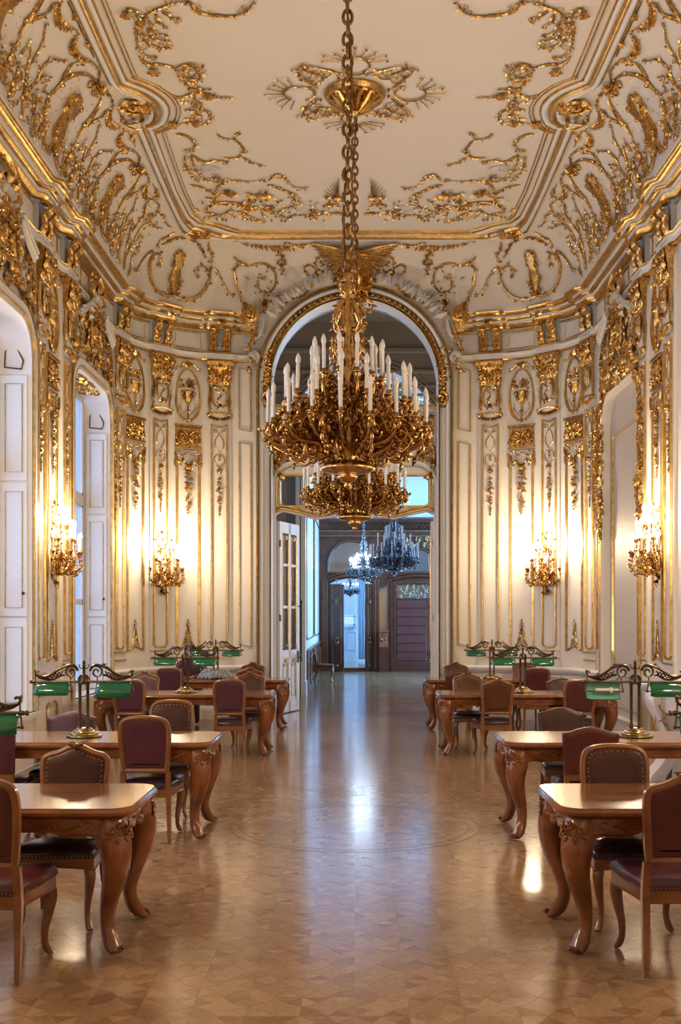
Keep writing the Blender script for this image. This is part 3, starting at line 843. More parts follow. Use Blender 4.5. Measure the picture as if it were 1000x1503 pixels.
vine(h, [(.24, 4.50), (.25, 4.42), (.23, 4.34)], .012, .006, .02, .04, .05, random.Random(7))
sym(h); g.join(h)
tube2(g, [(-.24, 4.645), (.24, 4.645)], .012, None, .02)
for k in range(5): g.leaf((0, 4.36), -PI / 2 + (k - 2) * .5, .12, .06, .05, .02)
drop(g, 0, 4.26, 3.52, .115, 9, .018)
kit('drapery_drop', g, 'gold')
g = G()
for sx in (-1, 1): g.box((sx * .205, .012, 2.88), (.046, .026, 3.36))
kit('gilded_stile', g, 'goldline', False)
g = G(); h = G()     # little trellis foot ornament
vine(h, [(.0, 1.60), (.035, 1.50), (.04, 1.40), (.07, 1.33), (.13, 1.24), (.17, 1.25)], .010, .008, .012, .045, .04, random.Random(1))
sym(h); g.join(h); drop(g, 0, 1.72, 1.45, .045, 3)
for k in range(4):
    tube2(g, [(-.05 + .033 * k, 1.44), (-.09 + .05 * k, 1.30)], .005); tube2(g, [(.05 - .033 * k, 1.44), (.09 - .05 * k, 1.30)], .005)
tube2(g, [(-.2, 1.215), (-.12, 1.235), (0, 1.29), (.12, 1.235), (.2, 1.215)], .012)
kit('trellis_foot', g, 'gold')
g = G()
for z in (1.20, 1.075): g.bx(-.21, .21, 0, .022, z - .012, z + .012)
kit('gilded_bar', g, 'goldline', False)
g = G(); h = G()     # scrolls on the dado
vine(h, [(.06, .62), (.13, .70), (.20, .62), (.22, .48), (.17, .42)], .008, .006, .012, .08, .03, random.Random(2)); sym(h); g.join(h)
frame_strip(g, [(-.24, .32), (.24, .32), (.24, .66), (.12, .70), (-.12, .70), (-.24, .66)], .016, 0, .016)
kit('dado_scroll', g, 'goldline')
g = G()
for z0, z1 in ((5.0, 6.12), (1.25, 4.82)): frame_strip(g, [(-.10, z0), (.10, z0 + .05), (.10, z1), (-.10, z1 - .04)], .028, 0, .028)
kit('gilded_rectangle', g, 'goldline')
g = G(); frame_strip(g, [(-.27, 6.43), (-.24, 6.41), (.24, 6.41), (.27, 6.43), (.235, 6.5), (.225, 6.60), (.25, 6.68), (-.25, 6.68), (-.225, 6.60), (-.235, 6.5)], .016, 0, .018)
for sx in (-1, 1): curl(g, sx * .255, 6.46, .03, 0, sx * 1.2, .01, .008)
kit('frieze_frame', g, 'goldline')
g = G(); h = G(); vine(h, [(.09, 4.9), (.05, 5.0), (.09, 5.08), (.03, 5.14)], .008, .005, .012, .05, .035, random.Random(1)); g.join(h)
filigree(g, -.075, .075, 3.95, 4.98, 46, .05, 41, .016); drop(g, 0, 4.0, 3.3, .07, 12, .016)
frame_strip(g, [(-.095, 1.26), (.095, 1.26), (.095, 5.05), (.05, 5.0), (-.05, 5.0), (-.095, 5.05)], .022, 0, .026)
kit('jamb_filigree', g, 'gold')

for sg in (-1, 1):
    for i, s in enumerate(PIL):
        put('pilaster', 'pilaster', s, sg)
        put('console_block', 'console_block', s, sg); put('console', 'console', s, sg); put('cornice_flower', 'cornice_flower', s, sg)
        put('capital', 'capital', s, sg, w=.02); put('cartouche', 'cartouche', s, sg, w=.01); put('cartouche_gilding', 'cartouche_gilding', s, sg, w=.01)
        put('shaft_frame', 'shaft_frame', s, sg); put('shaft_strapwork', 'shaft_strapwork', s, sg)
        put('gilded_bar', 'gilded_bar', s, sg, w=.035)
    for i, s in enumerate([s_of_deg(31), s_of_deg(63), s_of_y(14.0)]):
        put('oval_frame', 'oval_frame', s, sg); put('flower_urn', 'flower_urn', s, sg)
        put('relief_square', 'relief_square', s, sg); put('drapery_drop', 'drapery_drop', s, sg); put('gilded_stile', 'gilded_stile', s, sg)
        put('trellis_foot', 'trellis_foot', s, sg); put('dado_scroll', 'dado_scroll', s, sg); put('frieze_frame', 'frieze_frame', s, sg)
    put('gilded_rectangle', 'gilded_rectangle', .20, sg)
    put('frieze_frame', 'frieze_frame', s_of_y(16.7), sg); put('frieze_frame', 'frieze_frame', s_of_y(15.7), sg)
    put('jamb_filigree', 'jamb_filigree', s_of_y(14.86) if sg > 0 else s_of_y(14.87) + .09, sg)
    put('jamb_filigree', 'jamb_filigree', s_of_deg(85), sg, w=.02)

# ------------------------------------------------------------------ the windows of the left wall
def win_window(n, y0, y1, detail=True):
    x0 = -XW
    o = win_outline(y0, y1)
    g = G()     # moulded surround
    for off0, off1, h in ((.0, .06, .03), (.06, .16, .055)):
        A = win_outline(y0 - off0, y1 + off0, WZ0, WZ1 + off0, .42 + off0); B = win_outline(y0 - off1, y1 + off1, WZ0, WZ1 + off1, .42 + off1)
        g.ringprism(B, A, 0, h)
    fn = lambda x, y, z: np.stack([x0 + y, x, z], 1)
    root = structure(g.mapped(fn).obj('window_%d' % n, M['white'], ang=30))
    g = G()
    for off, wd in ((.055, .012), (.165, .014)):
        g2 = win_outline(y0 - off, y1 + off, WZ0, WZ1 + off, .42 + off); g.ringprism(g2, win_outline(y0 - off + wd, y1 + off - wd, WZ0 + .01, WZ1 + off - wd, .42), 0, .062)
    g.mapped(fn).obj('gilded_moulding', M['goldline'], root, ang=30)
    xo = x0 - .40        # the sashes stand at the outer side of the reveal
    fr = G(); 
    for a, b in ((y0, y0 + .09), (y1 - .09, y1), ((y0 + y1) / 2 - .05, (y0 + y1) / 2 + .05)): fr.bx(xo - .04, xo + .04, a, b, WZ0, WZ1)
    for a, b in ((WZ0, WZ0 + .12), (WZ1 - .1, WZ1), (3.50, 3.64)): fr.bx(xo - .045, xo + .045, y0, y1, a, b)
    fr.obj('window_frame', M['white'], root, smooth=False)
    ys = (y0 + .09, (y0 + y1) / 2 - .05, (y0 + y1) / 2 + .05, y1 - .09)
    for a, b in ((ys[0], ys[1]), (ys[2], ys[3])):
        for c, d in ((WZ0 + .12, 2.0), (2.0, 3.5), (3.64, WZ1 - .1)):
            s_ = G()
            for q in ((a, a + .05), (b - .05, b)): s_.bx(xo - .02, xo + .03, q[0], q[1], c, d)
            for q in ((c, c + .04), (d - .04, d)): s_.bx(xo - .02, xo + .03, a, b, q[0], q[1])
            so = s_.obj('sash', M['white'], root, smooth=False)
            p = G(); p.bx(xo - .003, xo + .003, a + .05, b - .05, c + .04, d - .04); p.obj('pane', M['pane'], so, smooth=False)
    hd = G(); hd.box((xo + .05, (y0 + y1) / 2, 1.75), (.03, .03, .16)); hd.obj('window_handle', M['brass'], root)
    sill = G(); sill.bx(x0 - .52, x0 + .10, y0 - .12, y1 + .12, WZ0 - .05, WZ0 + .008); sill.obj('window_sill', M['white'], root, smooth=False)
    for yy, sy in ((y1, -1), (y0, 1)):       # folding shutters laid into the reveal
        for c, d in ((WZ0 + .02, 1.75), (1.78, 3.35), (3.38, 4.62)):
            sh = G(); sh.bx(x0 - .33, x0 - .02, min(yy, yy + sy * .035), max(yy, yy + sy * .035), c, d)
            so = sh.obj('shutter', M['white'], root, smooth=False)
            ft = G(); frame_strip(ft, [(-.10, c + .1), (.10, c + .1), (.10, d - .1), (-.10, d - .1)], .014, 0, .014)
            ft.mapped(lambda x, y, z: np.stack([x0 - .175 + x, yy + sy * (.035 + y), z], 1)).obj('shutter_moulding', M['goldline'], so)
        kb = G(); kb.ball((x0 - .06, yy + sy * .05, 2.05), .02); kb.obj('shutter_knob', M['black'], root)
        h = G(); frame_strip(h, [(-.10, 4.72), (.10, 4.70), (.12, 4.80), (0, 5.04), (-.09, 4.9)], .02, 0, .016)
        h.mapped(lambda x, y, z: np.stack([x0 - .19 + x, yy + sy * (.005 + y), z], 1)).obj('spandrel_line', M['black'], root)
    if detail:
        h = G(); filigree(h, -.9, .9, -.17, .17, 60, .11, 12, .01)
        h.mapped(lambda x, y, z: np.stack([x0 - .20 + z, (y0 + y1) / 2 + x, WZ1 - y], 1)).obj('soffit_filigree', M['gold'], root)
    return root
for i, (a, b) in enumerate(WIN): win_window(i + 1, a, b, i == 0)

# overdoor crests: gilt and white trellis-work above each opening
def crest():
    g = G(); w = G(); h = G(); hw = G(); rn = random.Random(91)
    for i in range(9):      # trellis
        for k in (-1, 1):
            a = -1.0 + i * .26; P = [(a, 5.52), (a + k * .62, 6.18)]
            P = [p for p in P]
            if max(abs(P[0][0]), abs(P[1][0])) < 1.15: tube2(h, P, .006, None, .012, 4)
    filigree(g, -1.12, 1.12, 5.42, 6.2, 64, .085, 5, .015)
    hh = G()
    vine(hh, [(1.14, 5.36), (.98, 5.50), (.70, 5.52), (.45, 5.60), (.30, 5.84), (.12, 5.90)], .034, .02, .05, .07, .13, random.Random(6), .2)
    vine(hh, [(1.10, 5.45), (1.14, 5.75), (1.02, 6.05), (1.12, 6.22)], .026, .014, .04, .07, .11, random.Random(7), .2)
    vine(hh, [(.34, 5.66), (.36, 6.0), (.30, 6.3), (.14, 6.52), (.0, 6.56)], .032, .018, .09, .06, .12, random.Random(8), .2)
    vine(hh, [(.2, 6.25), (.42, 6.42), (.36, 6.62), (.22, 6.66)], .024, .014, .10, .06, .10, random.Random(9))
    curl(hh, .22, 5.62, .12, 0, 1.6, .09, .032)
    sym(hh); g.join(hh)
    for k in range(9): g.leaf((0, 6.46), PI / 2 + (k - 4) * .36, .26, .10, .08, .12)
    filigree(g, -.3, .3, 5.6, 6.4, 22, .10, 15, .08)
    cv = G()
    for x0_, x1_, dz in ((-.98, -.42, 1), (.42, .98, -1)):     # white broken pediment scrolls
        P = crom([(x0_, 5.98 if dz > 0 else 6.24, ), ((x0_ + x1_) / 2, 6.04 + .05), (x1_, 6.24 if dz > 0 else 5.98)], 6)
        for off, r in ((0, .032), (.05, .022), (-.045, .02)): cv.tube([(p[0], .12 + off * .4, p[1] + off) for p in P], r, 6)
    for k in range(12):
        a = PI * (k + .5) / 12; cv.leaf((.3 * math.cos(a), 5.98 + .32 * math.sin(a)), a, .22, .10, .09, .06)
    return g, cv, h
cg, cv, ch = crest()
kit('crest_gilding', cg, 'gold'); kit('crest_stucco', cv, 'stucco'); kit('crest_trellis', ch, 'gold')
for sg, yy in ((-1, 16.1), (-1, 11.95), (1, 15.92)):
    for n in ('crest_trellis', 'crest_stucco', 'crest_gilding'): put(n, n, s_of_y(yy), sg)

# ------------------------------------------------------------------ the blind arch of the right wall with its rocaille frame
y0, y1 = RN[0]
fnr = lambda x, y, z: np.stack([XW - y, x, z], 1)
g = G(); o = win_outline(y0, y1, .30, 5.12, .5); g.prism(o, -.11, -.10)
panel = g.mapped(fnr).obj('arched_panel', M['greypanel'], WALLS[1], smooth=False)
g = G(); g.ringprism(win_outline(y0 - .10, y1 + .10, .26, 5.22, .6), win_outline(y0 - .004, y1 + .004, .296, 5.124, .5), 0, .05)
g.mapped(fnr).obj('arch_surround', M['white'], WALLS[1], ang=30)
g = G()
frame_strip(g, win_outline(y0 - .015, y1 + .015, .30, 5.135, .5), .018, .04, .062)
frame_strip(g, win_outline(y0 - .10, y1 + .10, .26, 5.22, .6), .022, .0, .06)
yi0, yi1 = y0 + .22, y1 - .22
frame_strip(g, [(yi0, 1.28), (yi0 + .12, 1.12), (yi0 + .12, 1.06), (yi1 - .12, 1.06), (yi1 - .12, 1.12), (yi1, 1.28), (yi1, 4.5), (yi0, 4.5)], .022, -.10, -.07)
frame_strip(g, [(yi0 + .2, .42), (yi1 - .2, .42), (yi1 - .1, .80), (yi1 - .5, .90), (yi0 + .5, .90), (yi0 + .1, .80)], .016, -.10, -.08)
g.mapped(fnr).obj('gilded_moulding', M['goldline'], WALLS[1], ang=40)
for far in (0, 1):
    g = G(); rn = random.Random(8); yc = y1 + .02 if far else y0 - .02; sd = 1 if far else -1
    vine(g, [(yc, 2.95), (yc + sd * .05, 3.2), (yc - sd * .06, 3.5), (yc + sd * .08, 3.8), (yc, 4.15), (yc + sd * .05, 4.6), (yc - sd * .1, 5.0), (yc - sd * .45, 5.2)], .04, .028, .05, .07, .14, rn, .25)
    curl(g, yc - sd * .02, 3.55, .13, 0, 1.5, .07, .035); curl(g, yc + sd * .06, 3.15, .10, PI, -1.5, .07, .03)
    filigree(g, yc - .13, yc + .13, 2.9, 3.9, 34, .10, 6, .04, False); filigree(g, yc - .10, yc + .12, 3.9, 5.1, 26, .09, 7, .03, False)
    g.mapped(fnr).obj('rocaille_gilding', M['gold'], WALLS[1])
g = G(); yc = (y0 + y1) / 2
hh = G()
vine(hh, [(1.05, 5.12), (.78, 5.34), (.5, 5.22), (.25, 5.38), (0, 5.30)], .045, .03, .06, .06, .16, random.Random(3), .2)
curl(hh, .55, 5.36, .16, 0, 1.6, .08, .045); sym(hh); g.join(hh)
filigree(g, -.9, .9, 5.12, 5.5, 50, .12, 9, .05)
g.mapped(lambda x, y, z: fnr(x + yc, y, z)).obj('rocaille_gilding', M['gold'], WALLS[1])

# ------------------------------------------------------------------ stucco of the ceiling
def cmap(pts, ox, oy, sc_):
    """pixel tracing of the ceiling ornament turned into places on the flat ceiling"""
    out = []
    for a, b in pts:
        px, py = ox + a / sc_, oy + b / sc_
        d = (ZC - EYE) * 1620 / (905 - py); out.append(((px - 521) * d / 1620, d))
    return out
CA = [[(20, 75), (40, 50), (75, 60), (100, 110), (95, 180), (90, 240), (105, 300), (140, 340), (190, 345)],
      [(110, 170), (130, 110), (180, 65), (250, 35), (320, 10), (400, 5)],
      [(400, 0), (440, 45), (490, 75), (540, 85), (600, 90), (660, 92), (720, 82), (770, 50), (800, 5)],
      [(120, 190), (140, 240), (180, 270), (230, 290), (280, 285), (295, 265)], [(150, 170), (180, 220), (220, 240), (280, 243)],
      [(160, 120), (190, 180), (230, 205), (270, 210)], [(200, 80), (220, 130), (270, 160)], [(240, 60), (290, 90), (340, 118)],
      [(110, 357), (160, 390), (210, 385), (270, 395), (330, 420), (380, 480), (430, 545)],
      [(330, 410), (390, 385), (450, 410), (480, 450), (460, 490), (430, 500)],
      [(430, 545), (520, 575), (600, 590), (655, 590)], [(300, 575), (350, 590), (430, 560)],
      [(445, 600), (445, 690), (400, 745), (315, 750)], [(440, 665), (510, 670), (545, 710), (520, 750), (460, 740)],
      [(325, 815), (390, 825), (440, 870), (430, 905), (380, 920)],
      [(420, 945), (440, 1010), (480, 1070), (540, 1105), (620, 1105), (700, 1100), (780, 1105), (860, 1100)],
      [(420, 940), (500, 985), (570, 975), (630, 985)], [(620, 960), (700, 960), (740, 920), (720, 880), (680, 850), (610, 840), (580, 815)],
      [(690, 840), (700, 815), (720, 810)], [(740, 960), (790, 990), (850, 1005)], [(400, 540), (480, 540), (540, 540)],
      [(410, 1125), (480, 1140), (540, 1170), (590, 1200), (560, 1215), (520, 1200)], [(600, 1120), (575, 1150), (600, 1185), (660, 1170)],
      [(500, 1290), (560, 1240), (640, 1230), (720, 1240), (790, 1250), (790, 1280), (720, 1290), (740, 1330), (860, 1350)],
      [(380, 950), (390, 1000), (420, 1060), (460, 1100)]]
CB = [[(500, 160), (540, 130), (590, 150), (620, 190), (690, 205)], [(490, 185), (560, 205), (630, 240), (640, 280), (590, 320), (520, 335), (470, 315), (490, 300)],
      [(660, 350), (740, 350), (820, 340), (900, 340)], [(800, 300), (850, 290), (900, 315)], [(330, 330), (400, 360), (470, 385)], [(560, 345), (600, 370), (640, 345)],
      [(150, 330), (230, 350), (300, 320)], [(180, 270), (250, 290), (330, 285), (420, 280)]]
def ceil_map(x, y, z): return np.stack([x, z, ZC - y], 1)
def ceiling_scrolls(name, m, build, w=.0):
    for sx in (-1, 1):
        g = G(); build(g)
        g.mapped(lambda x, y, z: np.stack([-sx * x, z, ZC - y], 1)).obj(name, M[m], ceiling)
def b1(g):
    rn = random.Random(2)
    for P in CA[:13]: vine(g, cmap(P, 180, 0, 4.167), .019, .007, .016, .045, .068, rn, .22, smooth=5, tend=.22)
    for px, py, r in ((20, 75, .07), (190, 425, .09), (305, 750, .09), (450, 740, .07), (520, 575, .08)):
        (x, y), = cmap([(px, py)], 180, 0, 4.167); g.flower((x, y), r, .02, .06, 6)
    for i in range(60):
        (x, y), = cmap([(rn.uniform(370, 500), rn.uniform(400, 780))], 180, 0, 4.167); g.leaf((x, y), rn.uniform(0, 6.28), .08, .04, .025, .012)
ceiling_scrolls('ceiling_scroll', 'gold', b1)
def b2(g):
    rn = random.Random(3)
    for P in CA[13:]: vine(g, cmap(P, 180, 0, 4.167), .016, .007, .016, .045, .066, rn, .22, smooth=5, tend=.25)
    for P in CB: vine(g, cmap(P, 260, 220, 3.704), .017, .007, .016, .05, .072, rn, .22, smooth=5, tend=.25)
    for px, py, r, n in ((440, 240, .16, 20), (280, 230, .08, 8), (760, 330, .12, 8), (850, 250, .1, 8), (230, 150, .08, 6), (380, 300, .07, 5), (490, 310, .08, 5)):
        (x, y), = cmap([(px, py)], 260, 220, 3.704)
        for k in range(n):
            a = rn.uniform(0, 6.28); q = rn.uniform(0, r); g.leaf((x + q * math.cos(a), y + q * math.sin(a)), a, .12, .05, .05, .02)
        g.flower((x, y), r * .5, .03, .05, 6)
    for k in range(6):
        (x, y), = cmap([(895 - k * 4, 270)], 260, 220, 3.704); (u, v), = cmap([(800 + k * 16, 215 - 14 * k)], 260, 220, 3.704)
        tube2(g, [(x, y), (u, v)], .012, .004, .02)
    for i in range(90):
        (x, y), = cmap([(rn.uniform(120, 880), rn.uniform(270, 380))], 260, 220, 3.704); g.leaf((x, y), rn.uniform(0, 6.28), .09, .04, .03, .012)
ceiling_scrolls('ceiling_scroll', 'gold', b2)
def b3(g):
    rn = random.Random(4)
    for px, py, r in ((720, 300, .25), (200, 85, .22), (690, 310, .18)):
        (x, y), = cmap([(px, py)], 260, 220, 3.704)
        for k in range(9): g.leaf((x - .3 * r + rn.uniform(-.1, .1), y), PI * .1 + k * .35, r, r * .35, .04, .006)
ceiling_scrolls('ceiling_shell', 'stucco', b3)
for (x, y), r in (((2.66, 13.42), .26), ((2.52, 17.86), .24)):     # scroll and flower bunch at the breaks of the frame
    for sx in (-1, 1):
        g = G(); rn = random.Random(5); curl(g, x, y, r * .75, 0, 1.7, .05, .035)
        for k in range(16): g.leaf((x + rn.uniform(-r, r) * .5, y + rn.uniform(-r, r) * .5), rn.uniform(0, 6.28), .15, .08, .07, .03)
        g.flower((x - .1, y), r * .5, .06, .08, 6)
        g.mapped(lambda a, b, c: np.stack([sx * a, c, ZC - b], 1)).obj('frame_scroll', M['gold'], ceiling)
# rosettes from which the chandeliers hang
def rosette(cy):
    g = G(); rn = random.Random(1)
    for q in range(4):
        a0 = q * PI / 2; h = G()
        ring = [(.17 * math.cos(t), .66 + .19 * math.sin(t)) for t in [PI * 2 * i / 20 + .6 for i in range(18)]]
        tube2(h, ring, .014, .010, .02)
        for k in range(9):
            t = PI / 2 + (k - 4) * .3; l = .28 if k == 4 else .20 + .05 * (k % 2)
            p = (.19 * math.cos(t), .66 + .2 * math.sin(t)); e = ((.19 + l) * math.cos(t), .66 + (.2 + l) * math.sin(t) * .85)
            vine(h, [p, e], .011, .006, .02, .09, .05, rn, smooth=0)
        for sx in (-1, 1):
            vine(h, [(sx * .12, .44), (sx * .24, .52), (sx * .40, .60), (sx * .52, .66), (sx * .56, .60)], .014, .008, .02, .06, .06, rn, .3)
            curl(h, sx * .36, .47, .12, 0, sx * 1.3, .02, .012)
            vine(h, [(sx * .40, .42), (sx * .52, .52), (sx * .60, .62), (sx * .58, .72)], .012, .007, .02, .08, .06, rn, .2)
        for k in range(8): h.leaf((rn.uniform(-.4, .4), rn.uniform(.4, .62)), rn.uniform(0, 6.28), .08, .04, .03, .012)
        c, s_ = math.cos(a0), math.sin(a0)
        g.join(h.mapped(lambda x, y, z: np.stack([x * c - z * s_, y, x * s_ + z * c], 1)))
    g.mapped(lambda x, y, z: np.stack([x, z + cy, ZC - y], 1)).obj('rosette_tracery', M['gold'], ceiling)
    g = G(); g.lathe([(.36, 0), (.37, -.03), (.34, -.075), (.31, -.08), (.30, -.06), (.27, -.085), (.25, -.06), (.20, -.10), (.12, -.16), (.06, -.24), (.03, -.30), (.02, -.31)], 28, (0, cy, ZC))
    for k in range(14):
        t = 2 * PI * k / 14; g.tube([(.30 * math.cos(t), cy + .30 * math.sin(t), ZC - .08), (.2 * math.cos(t), cy + .2 * math.sin(t), ZC - .15), (.07 * math.cos(t), cy + .07 * math.sin(t), ZC - .25)], [.02, .035, .015], 5)
    g.obj('rosette_boss', M['gold'], ceiling)
rosette(13.15); rosette(2 * MID - 13.15)

# ------------------------------------------------------------------ stucco of the cove
def cove_put(name, m, g, s, sg, mir=True): g.mapped(cove_map(s, sg)).obj(name, M[m], ceiling)
def cove_motif():
    g = G(); h = G(); rn = random.Random(12)
    vine(h, [(.05, .16), (.30, .10), (.52, .26), (.60, .55), (.50, .80)], .024, .012, .02, .055, .08, rn, .2, tend=.2)
    vine(h, [(.56, .62), (.50, .95), (.34, 1.16), (.12, 1.24), (.02, 1.18)], .023, .013, .02, .07, .07, rn, .15, tend=.12)
    curl(h, .10, 1.14, .07, 0, 1.3, .025, .02)
    vine(h, [(.50, .80), (.62, .92), (.66, 1.08), (.58, 1.18)], .018, .010, .02, .07, .08, rn)
    vine(h, [(.10, 1.26), (.25, 1.34), (.42, 1.34), (.52, 1.30)], .014, .009, .018, .08, .07, rn)
    garland(h, (.56, 1.30), (1.14, 1.30), .16, .085, 7, .018, 12)
    tube2(h, [(.62, 1.36), (1.18, 1.36)], .008, None, .012); h.flower((.9, 1.36), .06, .014, .04)
    for k in (-1, 1): h.leaf((.9, 1.36), PI / 2 + k * 1.2, .13, .05, .03, .014)
    # candelabra between the motifs
    vine(h, [(1.17, .05), (1.13, .30), (1.02, .52), (.92, .66), (.80, .64), (.76, .54)], .013, .008, .018, .05, .065, rn, tend=.2)
    vine(h, [(1.0, .5), (1.05, .70), (.98, .86), (.88, .92), (.80, 1.0)], .014, .008, .018, .07, .07, rn)
    vine(h, [(.72, .06), (.80, .22), (.86, .36), (.78, .44)], .016, .010, .018, .05, .09, rn, .3)
    curl(h, .90, .36, .08, 0, 1.2, .015, .011)
    for k in range(60): h.leaf((rn.uniform(.62, 1.15), rn.uniform(.02, .75) ** 1.3), rn.uniform(0, 6.28), .065, .030, .022, .012)
    for k in range(26): h.leaf((rn.uniform(.18, .58), rn.uniform(.2, 1.1)), rn.uniform(0, 6.28), .022, .02, .008, .004)
    for k in range(20): h.leaf((rn.uniform(.3, .66), rn.uniform(.05, .5)), rn.uniform(0, 6.28), .08, .04, .03, .014)
    sym(h); g.join(h)
    for k in range(7): g.leaf((0, 1.22), PI / 2 + (k - 3) * .42, .17, .07, .06, .03)
    return g
def shield(lean=.0):
    g = G(); rn = random.Random(6)
    half = [(0, .16), (.09, .20), (.10, .30), (.17, .36), (.13, .48), (.10, .60), (.13, .72), (.20, .80), (.17, .92), (.09, .90), (.05, .97), (0, .95)]
    poly = [(x + lean * (z - .55), z) for x, z in half] + [(-x + lean * (z - .55), z) for x, z in reversed(half[1:-1])]
    n = len(poly)
    g.add([(x, 0, z) for x, z in poly] + [(x * .82 + lean * (z - .55) * .18, .055, .55 + (z - .55) * .9) for x, z in poly] + [(0, .075, .55)],
          [(i, (i + 1) % n, n + (i + 1) % n, n + i) for i in range(n)] + [(n + i, n + (i + 1) % n, 2 * n) for i in range(n)])
    for sx in (-1, 1):
        for z, r in ((.86, .06), (.38, .05), (.18, .05), (.68, .035)): curl(g, sx * (.13 if z > .3 else .05), z, r, 0, sx * 1.3, .05, .016)
    for k in range(16): g.leaf((rn.choice((-1, 1)) * rn.uniform(.05, .17), rn.uniform(.16, .95)), rn.uniform(0, 6.28), .09, .045, .04, .04)
    return g
mot = cove_motif(); shl = shield()
CENT = [s_of_y(15.25), s_of_y(12.9), s_of_y(10.55), s_of_y(8.2)]
for sg in (-1, 1):
    for s in CENT:
        cove_put('cove_scrollwork', 'gold', mot, s, sg); cove_put('cove_shield', 'gold', shl, s, sg)
    # corner motif with the wide bowl of scrolls
    g = G(); h = G(); rn = random.Random(21)
    vine(h, [(.0, .12), (.22, .10), (.48, .20), (.66, .42), (.70, .62), (.56, .72), (.42, .62), (.46, .52)], .030, .018, .02, .06, .09, rn)
    vine(h, [(.60, .60), (.74, .70), (.86, .62), (1.0, .30), (1.10, .26)], .018, .011, .018, .07, .07, rn)
    vine(h, [(.1, 1.30), (.35, 1.28), (.52, 1.12), (.62, .92)], .020, .012, .018, .06, .09, rn, .2)
    vine(h, [(.78, 1.32), (.74, 1.12), (.80, .95), (.72, .82)], .024, .012, .018, .05, .10, rn)
    sym(h); g.join(h)
    for k in range(5): g.leaf((0, .12), PI / 2 + (k - 2) * .5, .15, .07, .05, .03)
    cove_put('cove_scrollwork', 'gold', g.mapped(lambda x, y, z: np.stack([x * 1.2, y, z], 1)), s_of_deg(45), sg); cove_put('cove_shield', 'gold', shl, s_of_deg(45), sg)
    g = G(); rn = random.Random(31); h = G()      # candelabra where the cove begins to turn
    vine(h, [(.02, .06), (.05, .35), (.16, .58), (.32, .72), (.44, .66), (.42, .54)], .014, .008, .018, .05, .07, rn, .1, tend=.25)
    vine(h, [(.16, .58), (.10, .80), (.20, .98), (.40, 1.04), (.52, 1.14)], .015, .008, .018, .05, .07, rn, .15, tend=.25)
    vine(h, [(.30, .05), (.42, .22), (.36, .40), (.50, .50)], .013, .008, .018, .05, .07, rn, .2, tend=.2)
    vine(h, [(.04, 1.22), (.22, 1.30), (.42, 1.26), (.56, 1.32)], .013, .008, .018, .06, .07, rn, .3)
    for q in range(26): h.leaf((rn.uniform(.02, .55), rn.uniform(.05, 1.2)), rn.uniform(0, 6.28), .06, .03, .022, .012)
    sym(h); g.join(h); h = G(); drop(h, 0, 1.25, .85, .09, 3, .018); g.join(h)
    cove_put('cove_scrollwork', 'gold', g, s_of_deg(90) + .42, sg)
    # long scrolls of the end wall
    g = G(); rn = random.Random(22); k = -1.0
    def X(p): return [(-(a) , b) for a, b in p]     # written as distance from the corner end towards the middle
    vine(g, X([(-.30, .95), (-.22, .80), (-.05, .86), (.16, .86), (.30, .70), (.28, .48), (.14, .38), (.0, .46), (.02, .60), (.10, .62)]), .022, .012, .018, .07, .08, rn)
    vine(g, X([(-.20, .84), (-.34, .70), (-.36, .46), (-.28, .22), (-.12, .06), (.06, .06), (.14, .18), (.06, .26)]), .024, .013, .018, .07, .09, rn, .15)
    vine(g, X([(.28, .36), (.46, .24), (.62, .30), (.76, .34), (.94, .50), (1.0, .72), (1.02, .96), (1.16, 1.06), (1.30, 1.0), (1.26, .86)]), .024, .012, .018, .07, .08, rn)
    vine(g, X([(.98, .80), (.88, .86), (.80, .78), (.86, .68)]), .014, .008, .018, .06, .06, rn)
    vine(g, X([(1.26, 1.04), (1.40, .96), (1.50, .82), (1.60, .80)]), .014, .008, .018, .06, .07, rn)
    garland(g, (.22, 1.34), (-1.0, 1.34), .13, .09, 4, .018, 16)
    drop(g, -.42, 1.16, .68, .12, 5, .018)
    for q in range(20): g.leaf((-rn.uniform(-.2, .3), rn.uniform(.1, .75)), rn.uniform(0, 6.28), .07, .035, .025, .012)
    for q in ((-.46, .30), (-.1, .2), (.2, .1)): g.flower(q, .08, .018, .05, 6)
    cove_put('cove_scrollwork', 'gold', g, -.05, sg)
    g = G(); rn = random.Random(23)
    for q in range(12): g.leaf((-.40 + rn.uniform(-.06, .06), .32 + rn.uniform(-.05, .05)), q * .52, .14, .06, .05, .01)
    cove_put('cove_shell', 'stucco', g, -.05, sg)

# crest over the arch: rocaille comb, winged cartouche
fb = lambda x, y, z: np.stack([x, BY - .22 - y, z], 1)
g = G(); rn = random.Random(9)
for i in range(44):
    a = PI * (i + .5) / 44
    if abs(a - PI / 2) < .2: continue
    r = 1.73; x, z = r * math.cos(a), AR_SP + r * math.sin(a)
    if z < 6.9: continue
    for k in range(3):
        g.leaf((x + rn.uniform(-.03, .03), z - .02), a + rn.uniform(-.5, .5), rn.uniform(.16, .30), .10, .07, .06 + .05 * k)
    curl(g, x + .1 * math.cos(a), z + .12 * math.sin(a), .06, a, rn.choice((-1.2, 1.2)), .12, .022)
g.mapped(fb).obj('rocaille_comb', M['stucco'], wall_back)
g = G(); hh = G()
vine(hh, [(.1, 7.62), (.24, 7.72), (.36, 7.66), (.48, 7.74), (.62, 7.70)], .04, .02, .10, .07, .13, random.Random(2))
vine(hh, [(.16, 7.5), (.2, 7.3), (.3, 7.2), (.26, 7.08)], .045, .02, .08, .06, .13, random.Random(3))
vine(hh, [(.08, 7.45), (.10, 7.2), (.06, 6.95), (.16, 6.84)], .04, .02, .10, .05, .13, random.Random(4))
sym(hh); g.join(hh)
